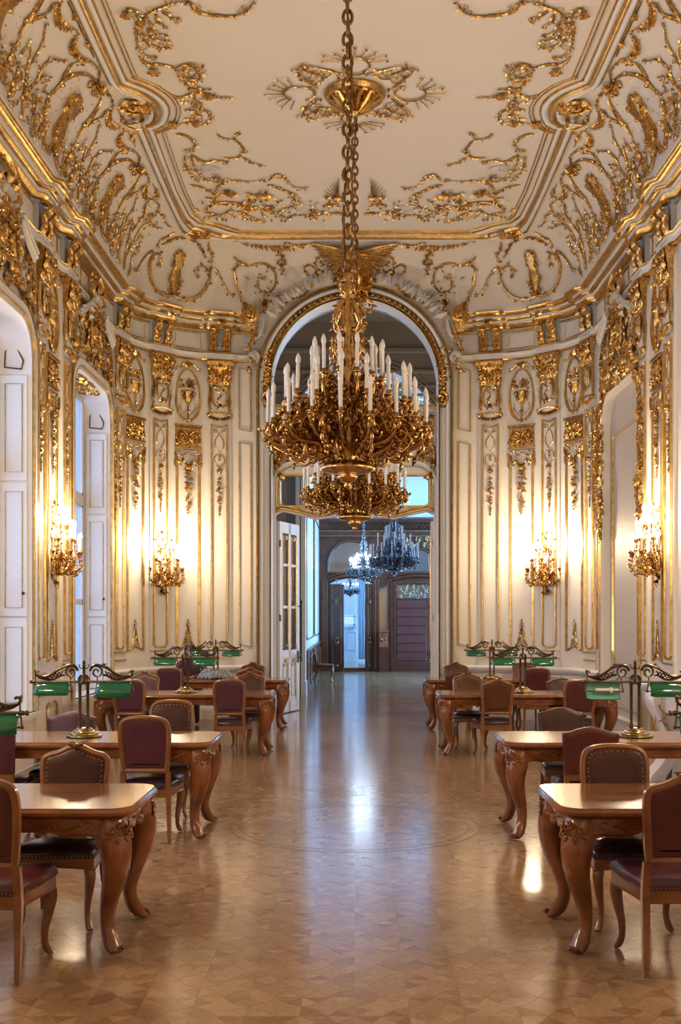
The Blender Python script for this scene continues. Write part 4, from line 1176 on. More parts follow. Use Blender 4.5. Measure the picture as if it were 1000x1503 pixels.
filigree(g, -.30, .30, 7.40, 7.72, 40, .13, 3, .14); filigree(g, -.2, .2, 6.95, 7.45, 26, .11, 4, .12)
g.lathe([(.02, -.3), (.16, -.16), (.20, 0), (.17, .14), (.05, .22)], 12, (0, .12, 7.72))
for k in range(9): g.leaf((0, 7.6), PI / 2 + (k - 4) * .3, .3, .12, .12, .2)
fk = lambda x, y, z: np.stack([x, BY - .12 - y - np.maximum(z - 7.55, 0) * .55, z - .03], 1)
g.mapped(fk).obj('arch_cartouche', M['gold'], wall_back)
g = G(); hh = G()
for i in range(9):       # spread wings on the cove over the arch
    t = i / 8; hh.tube(crom([(.07, .10, 1.22 - .035 * i), (.22 + .06 * (1 - t), .12, 1.34 - .05 * i), (.48 - .12 * t, .10, 1.40 - .075 * i), (.76 - .36 * t, .05, 1.40 - .09 * i)], 3), [.02] * 3 + [.028] * 3 + [.022] * 3 + [.006], 6)
for i in range(6): hh.tube([(.05, .13, 1.2 - .03 * i), (.20, .15, 1.2 - .06 * i), (.34 - .02 * i, .12, 1.12 - .09 * i)], [.03, .03, .008], 6)
vine(hh, [(.80, 1.33), (.95, 1.26), (1.05, 1.30), (1.16, 1.36)], .014, .008, .02, .06, .07, random.Random(3), tend=.2)
vine(hh, [(.16, .86), (.34, .92), (.48, .86), (.58, .94)], .022, .012, .05, .05, .09, random.Random(5))
sym(hh); g.join(hh); filigree(g, -.30, .30, .78, 1.12, 40, .12, 6, .10); g.lathe([(.02, -.2), (.11, -.1), (.12, 0), (.09, .1), (.03, .16)], 10, (0, .12, 1.14))
g.mapped(cove_map(-AX, -1)).obj('winged_cartouche', M['gold'], wall_back)
for sx in (-1, 1):      # volutes where the cornice meets the arch
    g = G(); curl(g, 0, 6.98, .17, -PI / 2, sx * 1.8, .06, .055)
    curl(g, 0, 6.98, .11, -PI / 2, sx * 1.2, .10, .05)
    vine(g, [(-sx * .12, 6.86), (-sx * .05, 6.62), (sx * .02, 6.40), (-sx * .04, 6.2), (sx * .02, 6.02)], .035, .02, .06, .06, .12, random.Random(6))
    g.mapped(lambda x, y, z: np.stack([x + sx * 1.80, BY - .2 - y, z], 1)).obj('cornice_volute', M['gold'], wall_back)
    g = G(); vine(g, [(-sx * .16, 6.9), (-sx * .10, 6.66), (sx * .06, 6.5), (sx * .02, 6.3)], .05, .03, .05, .07, .16, random.Random(7)); curl(g, 0, 6.26, .10, PI / 2, sx * 1.4, .05, .035)
    g.mapped(lambda x, y, z: np.stack([x + sx * 1.76, BY - .16 - y, z], 1)).obj('cornice_volute', M['stucco'], wall_back)
# ------------------------------------------------------------------ transom screen inside the arch
SY = 19.72
def fy(y0): return lambda x, y, z: np.stack([x, y0 - y, z], 1)
g = G()
val = [(1.435, 3.60), (1.30, 3.66), (1.0, 3.60), (.72, 3.52), (.45, 3.55), (.2, 3.62), (0, 3.64)]
valfull = val + [(-x, z) for x, z in reversed(val[:-1])]
plate(g, [(-1.46, 5.42), (1.46, 5.42), (1.46, 0), (1.435, 0)] + valfull + [(-1.435, 0), (-1.46, 0)], [rrect(-1.34, 1.34, 3.74, 4.30, .10, 4)], lambda a, b: (a, SY, b))
plate(g, [(-1.46, 5.42), (1.46, 5.42), (1.46, 0), (1.435, 0)] + valfull + [(-1.435, 0), (-1.46, 0)], [rrect(-1.34, 1.34, 3.74, 4.30, .10, 4)], lambda a, b: (a, SY + .22, b))
reveal(g, rrect(-1.34, 1.34, 3.74, 4.30, .10, 4), lambda a, b: (a, SY, b), lambda a, b: (a, SY + .22, b))
g.add([(x, SY, z) for x, z in valfull] + [(x, SY + .22, z) for x, z in valfull], [(i, i + 1, i + 1 + len(valfull), i + len(valfull)) for i in range(len(valfull) - 1)])
for sx in (-1, 1): g.bx(sx * 1.435 - .001, sx * 1.435 + .001, SY, SY + .22, 0, 3.6)
screen = structure(g.obj('door_3', M['white'], smooth=False), 'white panelled transom screen with a wide glass light above the doorway')
g = G(); g.bx(-1.335, 1.335, SY + .10, SY + .108, 3.745, 4.295); g.obj('pane', M['pane'], screen, smooth=False)
g = G(); frame_strip(g, rrect(-1.34, 1.34, 3.74, 4.30, .10, 4), .05, -.02, .03)
g.tube([(x, .012, z) for x, z in [(1.405, 3.72), (1.405, 4.15)] + rrect(-1.405, 1.405, 3.6, 4.46, .34, 6)[0:14] + [(-1.405, 3.72)]], .011, 5)
tb = [(x, z + .045) for x, z in valfull]
g.tube([(x, .03, z) for x, z in tb], .022, 6); g.tube([(x, .03, z + .05) for x, z in tb], .016, 6)
g.mapped(fy(SY)).obj('gilded_moulding', M['goldline'], screen, ang=40)
g = G(); g.ringprism(rrect(-1.46, 1.46, -.3, 4.56, .42, 6), rrect(-1.42, 1.42, -.2, 4.50, .36, 6), 0, .06)
for sx in (-1, 1): g.bx(sx * 1.435 - .03, sx * 1.435 + .03, 0, .09, 0, 3.6)
g.mapped(fy(SY)).obj('door_surround', M['white'], screen, ang=30)
g = G(); P = [(1.46, 5.42), (1.46, 5.54), (1.2, 5.54), (.6, 5.50), (.3, 5.62), (0, 5.66), (-.3, 5.62), (-.6, 5.50), (-1.2, 5.54), (-1.46, 5.54), (-1.46, 5.42)]
g.prism(P, -.12, .16); g.mapped(fy(SY)).obj('transom_shelf', M['white'], screen, smooth=False)
g = G(); g.tube([(x, .17, z - .03) for x, z in P[1:-1]], .024, 6); g.tube([(x, .16, z - .09) for x, z in P[1:-1]], .012, 5)
g.mapped(fy(SY)).obj('gilded_shelf_edge', M['goldline'], screen)
for sx in (-1, 1):
    g = G(); rn = random.Random(17)
    vine(g, [(sx * .15, 5.30), (sx * .5, 5.12), (sx * .85, 5.22), (sx * 1.15, 4.95), (sx * 1.38, 4.80), (sx * 1.40, 4.45), (sx * 1.30, 4.26)], .04, .025, .04, .07, .13, rn, .2)
    curl(g, sx * 1.16, 5.14, .16, 0, sx * 1.5, .04, .035); curl(g, sx * 1.28, 4.86, .10, 0, -sx * 1.5, .05, .028)
    a, b = (.35, 1.42) if sx > 0 else (-1.42, -.35)
    filigree(g, a, b, 5.0, 5.4, 60, .10, 8, .03, False); filigree(g, min(sx * 1.12, sx * 1.42), max(sx * 1.12, sx * 1.42), 4.5, 5.0, 30, .09, 9, .03, False)
    g.mapped(fy(SY)).obj('spandrel_carving', M['gold'], screen)

# ------------------------------------------------------------------ the two glazed door leaves
def leaf_door(n, hinge, ang, W, label):
    """leaf of width W, local x from the hinge, hinged at the point, turned by ang"""
    H = 3.5; g = G()
    for a, b in ((0, .13), (W - .13, W), (W * .5 - .05, W * .5 + .05)): g.bx(a, b, -.028, .028, .02, H)
    for a, b in ((.02, .22), (1.02, 1.16), (H - .2, H)): g.bx(.1, W - .1, -.028, .028, a, b)
    g.bx(.12, W - .12, -.012, .012, .2, 1.05)
    root = structure(g.obj('door_%d' % n, M['white'], loc=hinge, rz=ang, smooth=False), label)
    for k, (a, b) in enumerate(((.13, W * .5 - .05), (W * .5 + .05, W - .13))):
        p = G(); p.bx(a, b, -.004, .004, 1.16, H - .2); p.obj('pane', M['pane'], root, smooth=False)
        for z in (1.95, 2.72):
            q = G(); q.bx(a, b, -.022, .022, z - .025, z + .025); q.obj('glazing_bar', M['white'], root, smooth=False)
        for sd in (-1, 1):
            q = G()
            frame_strip(q, [(a + .02, 1.2), ((a + b) / 2, 1.26), (b - .02, 1.2), (b - .02, H - .25), (a + .02, H - .25)], .016, .018, .034)
            frame_strip(q, [(a + .04, .30), (b - .04, .30), (b - .04, .92), ((a + b) / 2, .86), (a + .04, .92)], .018, .010, .030)
            curl(q, (a + b) / 2, 3.2, .06, 0, 1.3, .03, .012); curl(q, (a + b) / 2, .95, .05, 0, 1.3, .03, .010)
            q.mapped(lambda x, y, z: np.stack([x, sd * y, z], 1)).obj('gilded_moulding', M['goldline'], root)
    q = G()
    for z in (.35, 1.75, 3.1): q.lathe([(.014, -.06), (.018, -.05), (.018, .05), (.014, .06)], 8, (0, -.03, z))
    q.obj('hinge', M['brass'], root)
    return root
dl = leaf_door(1, (-1.38, SY + .24, 0), math.radians(72.5), 1.0, 'white glazed door leaf standing open at the left of the doorway')
dr = leaf_door(2, (1.40, SY + .24, 0), math.radians(86.6), .86, 'white glazed door leaf standing open edge-on at the right of the doorway')
for d, s, hx in ((dl, -1, .94), (dr, 1, .80)):
    g = G(); yy = s * .09
    g.lathe([(.004, .93), (.02, .95), (.016, .98), (.013, 1.0), (.013, 2.02), (.017, 2.04), (.022, 2.06), (.004, 2.09)], 8, (hx, yy, 0))
    for z in (1.0, 1.97): g.tube([(hx, yy, z), (hx, s * .02, z)], .009, 6)
    g.obj('bolt_rod', M['black'] if s < 0 else M['brightbrass'], d)
    g = G(); g.box((hx, s * .035, 1.02), (.05, .02, .22)); g.tube([(hx, s * .05, 1.06), (hx, s * .09, 1.06), (hx - .1, s * .09, 1.06)], .011, 6); g.obj('door_handle', M['black'], d)

# ------------------------------------------------------------------ vestibule and the blue salon beyond
V0, V1, Q1 = 20.0, 24.8, 36.0
g = G()
for sx in (-1, 1):
    g.add([(sx * 1.50, V0, 0), (sx * 4, V0, 0), (sx * 4, V0, 8.4), (sx * 1.50, V0, 8.4)], [(0, 1, 2, 3)])
    g.add([(sx * 4, V0, 0), (sx * 4, V1, 0), (sx * 4, V1, 8.4), (sx * 4, V0, 8.4)], [(0, 1, 2, 3)])
A = [(x, z) for x, z in [(1.50 * math.cos(PI * i / 20), AR_SP + 1.50 * math.sin(PI * i / 20)) for i in range(21)]]
plate(g, [(-1.50, 8.4), (1.50, 8.4)] + A, [], lambda a, b: (a, V0, b))
g.add([(-4, V0, 8.4), (4, V0, 8.4), (4, V1, 8.4), (-4, V1, 8.4)], [(0, 1, 2, 3)])
AC, AR_, ASP = .20, 1.75, 5.69       # wide arch from the vestibule into the salon
op = [(AC - AR_, .0)] + [(AC - AR_ * math.cos(PI * i / 24), ASP + AR_ * .98 * math.sin(PI * i / 24)) for i in range(25)] + [(AC + AR_, .0)]
plate(g, [(-4, 0)] + op + [(4, 0), (4, 8.4), (-4, 8.4)], [], lambda a, b: (a, V1, b))
for sx in (-1, 1): g.add([(sx * 1.45, 19.7, 0), (sx * 1.51, V0 + .02, 0), (sx * 1.51, V0 + .02, 5.9), (sx * 1.45, 19.7, 5.9)], [(0, 1, 2, 3)])
B_ = [(1.452 * math.cos(PI * i / 20), AR_SP + 1.452 * math.sin(PI * i / 20)) for i in range(21)]
g.add([(x, 19.7, z) for x, z in B_] + [(x, V0, z) for x, z in A], [(i, i + 1, i + 22, i + 21) for i in range(20)])
wv = structure(g.obj('wall_vestibule', M['taupe'], smooth=False))
g = G()
for off, r in ((.10, .04), (.20, .03), (.02, .035)):
    g.tube([(AC - (AR_ + off) * math.cos(PI * i / 24), V1 - .02, ASP + (AR_ + off) * .98 * math.sin(PI * i / 24)) for i in range(25)], r, 6)
for z in (6.75, 6.95, 7.28): g.tube([(-4, V1 - .03, z), (4, V1 - .03, z)], .03 if z != 7.28 else .05, 6)
g.tube([(-4, V1 - .03, 7.75), (4, V1 - .03, 7.75)], .07, 6)
g.obj('wall_moulding', M['taupe'], wv)
g = G()
for sx in (-1, 1): g.tube([(AC + sx * (AR_ + .55), V1 - .02, 6.0), (AC + sx * (AR_ + .55), V1 - .02, 6.62), (AC + sx * (AR_ + 1.6), V1 - .02, 6.62)], .02, 5)
g.obj('wall_moulding', M['taupe'], wv)
g = G(); n = len(op); g.add([(x, V1, z) for x, z in op] + [(x, V1 + .5, z) for x, z in op], [(i, i + 1, i + 1 + n, i + n) for i in range(n - 1)])
g.obj('arch_reveal', M['coolwhite'], wv)
g = G()
for x in (-1.28, -1.16):
    g.bx(x - .05, x + .05, V1 - .06, V1 + .5, .0, 5.95); g.bx(x - .07, x + .07, V1 - .08, V1 + .5, 0, .32)
g.obj('door_jamb', M['coolwhite'], wv, smooth=False)
# salon shell
SXL, SXR, SZ = -1.16, 4.6, 7.4
g = G()
g.add([(SXL, V1 + .4, 0), (SXL, Q1, 0), (SXL, Q1, SZ), (SXL, V1 + .4, SZ)], [(0, 1, 2, 3)])
g.add([(SXR, V1 + .4, 0), (SXR, Q1, 0), (SXR, Q1, SZ), (SXR, V1 + .4, SZ)], [(3, 2, 1, 0)])
g.add([(SXL, V1 + .4, SZ), (SXR, V1 + .4, SZ), (SXR, Q1, SZ), (SXL, Q1, SZ)], [(0, 1, 2, 3)])
plate(g, [(SXL, 4.9), (SXR, 4.9), (SXR, SZ), (SXL, SZ)], [], lambda a, b: (a, Q1, b))
g.add([(-2.6, V1 + .46, 0), (SXL, V1 + .46, 0), (SXL, V1 + .46, SZ), (-2.6, V1 + .46, SZ)], [(0, 1, 2, 3)])
ws = structure(g.obj('wall_salon', M['coolwhite'], smooth=False))
g = G()
for x, y in ((SXL + .15, 0), (SXR - .15, 0)):
    g.tube([(x, V1 + .5, 6.9), (x, Q1 - .1, 6.9)], .12, 6); g.tube([(x, V1 + .5, 6.4), (x, Q1 - .1, 6.4)], .06, 6)
g.tube([(SXL, Q1 - .12, 6.9), (SXR, Q1 - .12, 6.9)], .12, 6); g.tube([(SXL, Q1 - .1, 6.3), (SXR, Q1 - .1, 6.3)], .05, 6)
g.obj('cornice', M['coolwhite'], ws)
g = G(); rn = random.Random(4)
for i in range(24):
    y = V1 + 1 + i * .45; curl(g, 0, 0, .01, 0, 1, 0, .004)
for i in range(20): vine(g, [(rn.uniform(-1, 1), rn.uniform(26, 35)) for k in range(3)], .03, .015, .02, .2, .2, rn)
g.mapped(lambda x, y, z: np.stack([x + 1.4, z, SZ - y], 1)).obj('ceiling_scrollwork', M['dullgold'], ws)
g = G()
g.bx(SXL, SXL + .06, V1 + .9, Q1, 0, .98)
for k in range(6):
    y = V1 + 1.5 + k * 1.8
    g.bx(SXL, SXL + .08, y - .85, y - .78, .1, .92)
g.obj('dado', M['darkwood'], ws, smooth=False)
g = G()
for k in range(2):
    y = V1 + 3.6 + k * 5.2
    frame_strip(g, [(y - 1.6, .28), (y + 1.6, .28), (y + 1.6, .80), (y - 1.6, .80)], .03, .06, .09)
    frame_strip(g, [(y - 2.2, 1.34), (y - 1.9, 1.22), (y + 1.9, 1.22), (y + 2.2, 1.34), (y + 2.2, 4.6), (y - 2.2, 4.6)], .03, .0, .03)
    drop(g, y + 2.6, 4.4, 2.9, .06, k, .02)
g.tube([(V1 + .9, .08, .98), (Q1, .08, .98)], .02, 5)
g.mapped(lambda x, y, z: np.stack([SXL + y, x, z], 1)).obj('gilded_moulding', M['dullgold'], ws)

# ------------------------------------------------------------------ dark carved end wall of the salon
WY = Q1 - .25
def fw(x, y, z): return np.stack([x, WY - y, z], 1)
KX = lambda px: (px - 521) * WY / 1620
KZ = lambda py: EYE + (905 - py) * WY / 1620
def arc(x0, x1, zs, h, n=12): return [(x1 + (x0 - x1) * i / n, zs + h * math.sin(PI * i / n) ** .8) for i in range(n + 1)]
d0, d1, dz, dh = KX(482), KX(549), KZ(852), .16       # left doorway
e0, e1, ez, eh = KX(571), KX(660), KZ(852), .16       # right doorway
g = G()
dm = d0 * .5 + d1 * .5
holeL = [(d0 + .07, 0)] + [(x, z) for x, z in reversed(arc(d0 + .07, d1 - .07, dz - .1, dh))] + [(d1 - .07, 0)]
topz = KZ(772)
outer = [(SXL, 0), (d0 + .07, 0)] + [(x, z) for x, z in reversed(arc(d0 + .07, d1 - .07, dz - .1, dh))] + [(d1 - .07, 0), (SXR, 0), (SXR, 4.92), (SXL, 4.92)]
hm1 = [(KX(482), KZ(846))] ; 
lun1 = [(KX(481), dz + dh + .10), (KX(545), dz + dh + .10), (KX(545), KZ(810)), (KX(538), KZ(800)), (KX(528), KZ(795)), (KX(512), KZ(793)), (KX(498), KZ(797)), (KX(487), KZ(808)), (KX(481), KZ(822))]
lun2 = [(KX(586), ez + eh + .10), (KX(631), ez + eh + .10), (KX(631), KZ(812)), (KX(622), KZ(806)), (KX(600), KZ(806)), (KX(588), KZ(812))]
mid = [(KX(557), .95), (KX(568.5), .95), (KX(568.5), KZ(856)), (KX(557), KZ(856))]
plate(g, outer, [lun1, lun2, mid], lambda a, b: (a, WY, b))
we = structure(g.obj('wall_salon_end', M['darkwood'], smooth=False))
for q in (lun1, lun2):
    p = G(); p.prism(q, -.02, -.015); p.mapped(fw).obj('mirror', M['mirror'], we, smooth=False)
p = G(); p.prism(mid, -.02, -.015); p.mapped(fw).obj('mirror', M['mirror'], we, smooth=False)
g = G()
for q in (lun1, lun2): frame_strip(g, q, .10, -.01, .07)
for x0, x1, z, h in ((d0, d1, dz, dh), (e0, e1, ez, eh)):
    for off, r in ((0, .075), (.10, .05)): g.tube([(x, .03, zz + off) for x, zz in arc(x0, x1, z, h)], r, 6)
for px in (474, 478.5, 549, 554, 571, 574): g.bx(KX(px) - .04, KX(px) + .04, 0, .07, 0, KZ(850))
g.bx(SXL, SXR, 0, .10, KZ(786), KZ(780)); g.bx(SXL, SXR, 0, .14, KZ(767), KZ(762))
g.bx(SXL, SXR, 0, .05, 0, .12)
g.mapped(fw).obj('dark_moulding', M['darkwood'], we, ang=40)
g = G()
for px in (476, 480.5, 551.5, 556, 569.5, 572.5): g.bx(KX(px) - .012, KX(px) + .012, 0, .06, .1, KZ(851))
for z in (KZ(787), KZ(779.5)): g.bx(SXL, SXR, .05, .11, z - .014, z + .014)
for i in range(26):      # lattice of the frieze
    a = KX(480 + i * 6.2); z0, z1 = KZ(778.5), KZ(768)
    g.tube([(a, .04, z0), (a + .22, .04, z1)], .012, 4); g.tube([(a + .22, .04, z0), (a, .04, z1)], .012, 4)
for q in (lun1, lun2): frame_strip(g, q, .025, .05, .085)
rn = random.Random(5)
for k in range(30):      # gilt carving over the right arch
    curl(g, rn.uniform(KX(580), KX(632)), rn.uniform(KZ(803), KZ(790)), .09, rn.uniform(0, 6), 1.2, .03, .018)
frame_strip(g, [(KX(560), .18), (KX(566.5), .18), (KX(566.5), .82), (KX(560), .82)], .02, 0, .03)
g.mapped(fw).obj('gilded_carving', M['dullgold'], we)
# right door of dark boards
g = G(); g.bx(e0 + .06, e1, -.03, .02, .10, ez); rd = structure(g.mapped(fw).obj('door_4', M['darkwood'], smooth=False), 'closed dark door of horizontal burgundy boards under a gilt fretwork light')
zt, zb = KZ(880), .34
for k in range(7):
    z0 = zb + (zt - zb) * k / 7; z1 = zb + (zt - zb) * (k + 1) / 7
    h = G(); h.bx(e0 + .26, e1, 0.02, .055, z0 + .02, z1 - .02); h.mapped(fw).obj('board', M['burgundy'], rd, smooth=False)
g = G(); frame_strip(g, [(e0 + .20, .28), (e1 + .2, .28), (e1 + .2, ez - .05), (e0 + .20, ez - .05)], .03, .02, .05)
rn = random.Random(8)
for k in range(42): curl(g, rn.uniform(e0 + .28, e1 - .02), rn.uniform(KZ(877), KZ(860)), .085, rn.uniform(0, 6), rn.choice((1.2, -1.2)), .05, .014)
g.mapped(fw).obj('gilded_fretwork', M['dullgold'], rd)
g = G(); g.bx(e0 + .26, e1, .0, .03, KZ(878), KZ(859)); g.mapped(fw).obj('pane', M['mirror'], rd, smooth=False)
# leaves of the left doorway, folded open
for nm, hx, sd, w in ((5, d0 + .08, 1, .46), (6, d1 - .08, -1, .26)):
    g = G(); g.bx(0, w, -.03, .03, .05, dz - .12)
    a = math.radians(-22) if sd > 0 else math.radians(180 + 45)
    dd = structure(g.obj('door_%d' % nm, M['darkwood'], loc=(hx, WY - .04, 0), rz=a, smooth=False), 'dark carved door leaf folded open in the doorway to the window room')
    h = G()
    for z0, z1 in ((.25, .85), (1.15, 2.15), (2.35, 2.85)):
        frame_strip(h, [(.08, z0), (w - .08, z0), (w - .08, z1), (.08, z1)], .03, .03, .055); curl(h, w / 2, z1 + .08, .06, 0, 1.3, .05, .016); curl(h, w / 2, z0 - .06, .05, 0, 1.3, .05, .014)
    h.obj('gilded_moulding', M['dullgold'], dd) if sd < 0 else h.mapped(lambda x, y, z: np.stack([x, -y, z], 1)).obj('gilded_moulding', M['dullgold'], dd)

# ------------------------------------------------------------------ the small room with the far window
g = G(); R0, R1 = Q1 - .2, 43.6
g.add([(-1.6, R0, 0), (-1.6, R1, 0), (-1.6, R1, 5), (-1.6, R0, 5)], [(0, 1, 2, 3)]); g.add([(3, R0, 0), (3, R1, 0), (3, R1, 5), (3, R0, 5)], [(3, 2, 1, 0)])
g.add([(-1.6, R0, 5), (3, R0, 5), (3, R1, 5), (-1.6, R1, 5)], [(0, 1, 2, 3)])
fx0, fx1, fz0, fz1 = -.68, .00, 1.42, 3.3
plate(g, [(-1.6, 0), (3, 0), (3, 5), (-1.6, 5)], [[(fx0, fz0), (fx1, fz0), (fx1, fz1), (fx0, fz1)]], lambda a, b: (a, R1, b))
wr = structure(g.obj('wall_window_room', M['coolwhite'], smooth=False))
g = G()
for a, b in ((fx0, fx0 + .05), (fx1 - .05, fx1)): g.bx(a, b, R1 - .05, R1 + .05, fz0, fz1)
for a, b in ((fz0, fz0 + .06), (fz0 + .34, fz0 + .39), (fz1 - .06, fz1)): g.bx(fx0, fx1, R1 - .05, R1 + .05, a, b)
g.bx(fx0 - .08, fx1 + .08, R1 - .16, R1 + .02, fz0 - .06, fz0)
wf = structure(g.obj('window_4', M['coolwhite'], smooth=False), 'bright cold window at the end of the row of rooms')
p = G(); p.bx(fx0 + .05, fx1 - .05, R1, R1 + .01, fz0 + .06, fz1 - .06); p.obj('pane', M['pane'], wf, smooth=False)
p = G(); p.bx(fx0 + .06, fx1 - .06, R1 - .045, R1 - .040, fz0 + .42, fz1 - .06); p.obj('blind', M['blind'], wf, smooth=False)
for k in range(7): p = G(); p.bx(fx0 + .06, fx1 - .06, R1 - .05, R1 - .035, fz0 + .42 + k * .045, fz0 + .43 + k * .045); p.obj('blind_slat', M['curtain'], wf, smooth=False)
g = G()
for a, b in ((-.70, -.36), (-.30, .04)): frame_strip(g, [(a, .45), (b, .45), (b, 1.15), (a, 1.15)], .03, 0, .025)
g.bx(-.62, -.35, 0, .02, .24, .36)
g.mapped(lambda x, y, z: np.stack([x, R1 - .005 - y, z], 1)).obj('dado_panel', M['coolwhite'], wr)
g = G(); n = 40
top = [(.10 + .42 * i / n, R1 - .45 + .05 * math.sin(i * 1.35), 3.6) for i in range(n + 1)]
md = [(.12 + .30 * i / n, R1 - .45 + .045 * math.sin(i * 1.35), 1.5) for i in range(n + 1)]
bt = [(.14 + .26 * i / n, R1 - .45 + .05 * math.sin(i * 1.35), .10) for i in range(n + 1)]
g.add(top + md + bt, [(i, i + 1, i + 2 + n, i + 1 + n) for i in range(n)] + [(i + n + 1, i + n + 2, i + 2 * n + 3, i + 2 * n + 2) for i in range(n)])
tag(g.obj('curtain', M['curtain']), 'long pale curtain hanging beside the far cold window', 'curtain')
# ------------------------------------------------------------------ reading tables
TL, TW, TH = 2.30, .90, .78
def cabriole(path, size, n=8):
    """path: list of (outward, z), size: list of (half along, half across)"""
    rings = []
    P = np.array(path, float); T = np.gradient(P, axis=0); T /= np.linalg.norm(T, axis=1, keepdims=True)
    for (o, z), t, (a, b) in zip(P, T, size):
        nx, nz = t[1], -t[0]
        if nx < 0: nx, nz = -nx, -nz
        ring = []
        for j in range(n):
            q = 2 * PI * j / n; c, s_ = math.cos(q), math.sin(q)
            c = math.copysign(abs(c) ** .7, c); s_ = math.copysign(abs(s_) ** .7, s_)
            ring.append((o + nx * a * c, b * s_, z + nz * a * c))
        rings.append(ring)
    return rings
def table_leg():
    g = G()
    path = crom([(-.035, .70), (-.012, .63), (.016, .54), (.008, .43), (-.038, .31), (-.066, .20), (-.058, .12), (-.022, .055), (.024, .018)], 3)
    k = len(path); sz = crom([(.074, .080), (.080, .086), (.076, .080), (.062, .064), (.047, .048), (.038, .038), (.036, .037), (.038, .046), (.018, .042)], 3)
    g.loft(cabriole(path, sz, 10)); return g
def leg_carving():
    """shell and scrolls on the knee with a tongue below (outward direction is +x)"""
    h = G(); rn = random.Random(2)
    for k in range(7): h.leaf((0, .675), -PI / 2 + (k - 3) * .30, .075, .028, .014, .066)
    for sx in (-1, 1):
        curl(h, sx * .048, .655, .030, PI / 2, -sx * 1.3, .074, .010); curl(h, sx * .078, .628, .022, PI / 2, sx * 1.2, .074, .008)
        curl(h, sx * .025, .612, .018, -PI / 2, sx * 1.2, .080, .007)
        tube2(h, crom([(0, .425), (sx * .026, .45), (sx * .040, .50), (sx * .042, .56), (sx * .030, .60)], 4), .005, None, .080)
    h.flower((0, .69), .030, .07, .02); h.leaf((0, .50), -PI / 2, .06, .03, .010, .082)
    return h.mapped(lambda x, y, z: np.stack([y - 4.5 * x * x - np.maximum(0, .5 - z) * .22, x, z], 1))
def leg_toe():
    h = G()
    for sx in (-1, 1): curl(h, sx * .022, .036, .017, 0, sx * 1.2, .040, .009)
    h.leaf((0, .055), -PI / 2, .04, .03, .012, .044)
    return h.mapped(lambda x, y, z: np.stack([y, x, z], 1))
LEGM = table_leg().mesh('leg', M['walnut'], True, 60); LEGC = leg_carving().mesh('leg_carving', M['walnut'], True, 60); LEGT = leg_toe().mesh('leg_toe', M['walnut'], True, 60)
def corner_outline(a, b, c, r=.03):
    """rectangle with clipped, softly rounded corners"""
    o = []
    for sx, sy in ((1, 1), (-1, 1), (-1, -1), (1, -1)):
        p = [(sx * a, sy * (b - c)), (sx * (a - .02), sy * (b - c * .55)), (sx * (a - c * .55), sy * (b - .02)), (sx * (a - c), sy * b)]
        if sx * sy < 0: p.reverse()
        o += p
    return o
def table_meshes():
    a, b = TL / 2, TW / 2; me = {}
    O = lambda d: corner_outline(a - d, b - d, .11 - d * .3)
    g = G(); rings = [[(x, y, z) for x, y in O(d)] for d, z in ((.045, TH - .062), (.03, TH - .05), (.012, TH - .048), (.0, TH - .036), (.0, TH - .022), (.006, TH - .014), (.010, TH - .012), (.016, TH - .002))]
    g.loft(rings, cap=False); me['top_moulding'] = g.mesh('top_moulding', M['walnut'], True, 35)
    g = G(); g.prismz(O(.015), TH - .03, TH); me['tabletop'] = g.mesh('tabletop', M['tabletop'], True, 30)
    def apron(L_, deep):
        n = 30; bot = []
        for i in range(n + 1):
            u = -1 + 2 * i / n; e = 1 - abs(u)      # distance from the ends
            d = .615 + .035 * min(1, e / .18) - .035 * math.exp(-((e - .17) / .05) ** 2) + .0
            bot.append((u * L_, d))
        h = G(); h.prism(bot + [(L_, TH - .062), (-L_, TH - .062)], -.018, .018)
        h.bx(-L_, L_, -.03, .03, TH - .085, TH - .062)
        tb = [(x, z + .006) for x, z in bot]; h.tube([(x, -.02, z) for x, z in tb], .009, 5)
        for sx in (-1, 1):
            c = G(); rn = random.Random(3)
            vine(c, [(L_ - .05, .70), (L_ - .13, .665), (L_ - .20, .645), (L_ - .27, .66), (L_ - .33, .64)], .020, .010, .022, .035, .045, rn); curl(c, L_ - .10, .685, .032, 0, 1.3, .022, .012); curl(c, L_ - .33, .655, .022, 0, -1.2, .022, .009)
            if sx < 0: c = c.mirrored()
            h.join(c.mapped(lambda x, y, z: np.stack([x, -y, z], 1)))
        return h
    me['apron'] = apron(a - .16, 0).mesh('apron', M['walnut'], True, 35)
    me['end_apron'] = apron(b - .14, 0).mesh('apron', M['walnut'], True, 35)
    return me
TM = table_meshes()
def make_table(x_end, y_near, sg, label):
    """x_end: aisle end; sg: which side of the aisle"""
    cx = x_end + sg * TL / 2; t = empty('reading_table', (cx, y_near + TW / 2, 0))
    tag(t, label, 'table', 'walnut reading tables')
    place(TM['tabletop'], 'tabletop', t); place(TM['top_moulding'], 'top_moulding', t)
    place(TM['apron'], 'apron', t, (0, -TW / 2 + .075, 0)); place(TM['apron'], 'apron', t, (0, TW / 2 - .075, 0), PI)
    place(TM['end_apron'], 'apron', t, (TL / 2 - .075, 0, 0), PI / 2); place(TM['end_apron'], 'apron', t, (-TL / 2 + .075, 0, 0), -PI / 2)
    for sx in (-1, 1):
        for sy in (-1, 1):
            a = math.atan2(sy, sx); l = place(LEGM, 'leg', t, (sx * (TL / 2 - .105), sy * (TW / 2 - .105), 0), a)
            place(LEGC, 'leg_carving', l); place(LEGT, 'leg_toe', l)
    return t
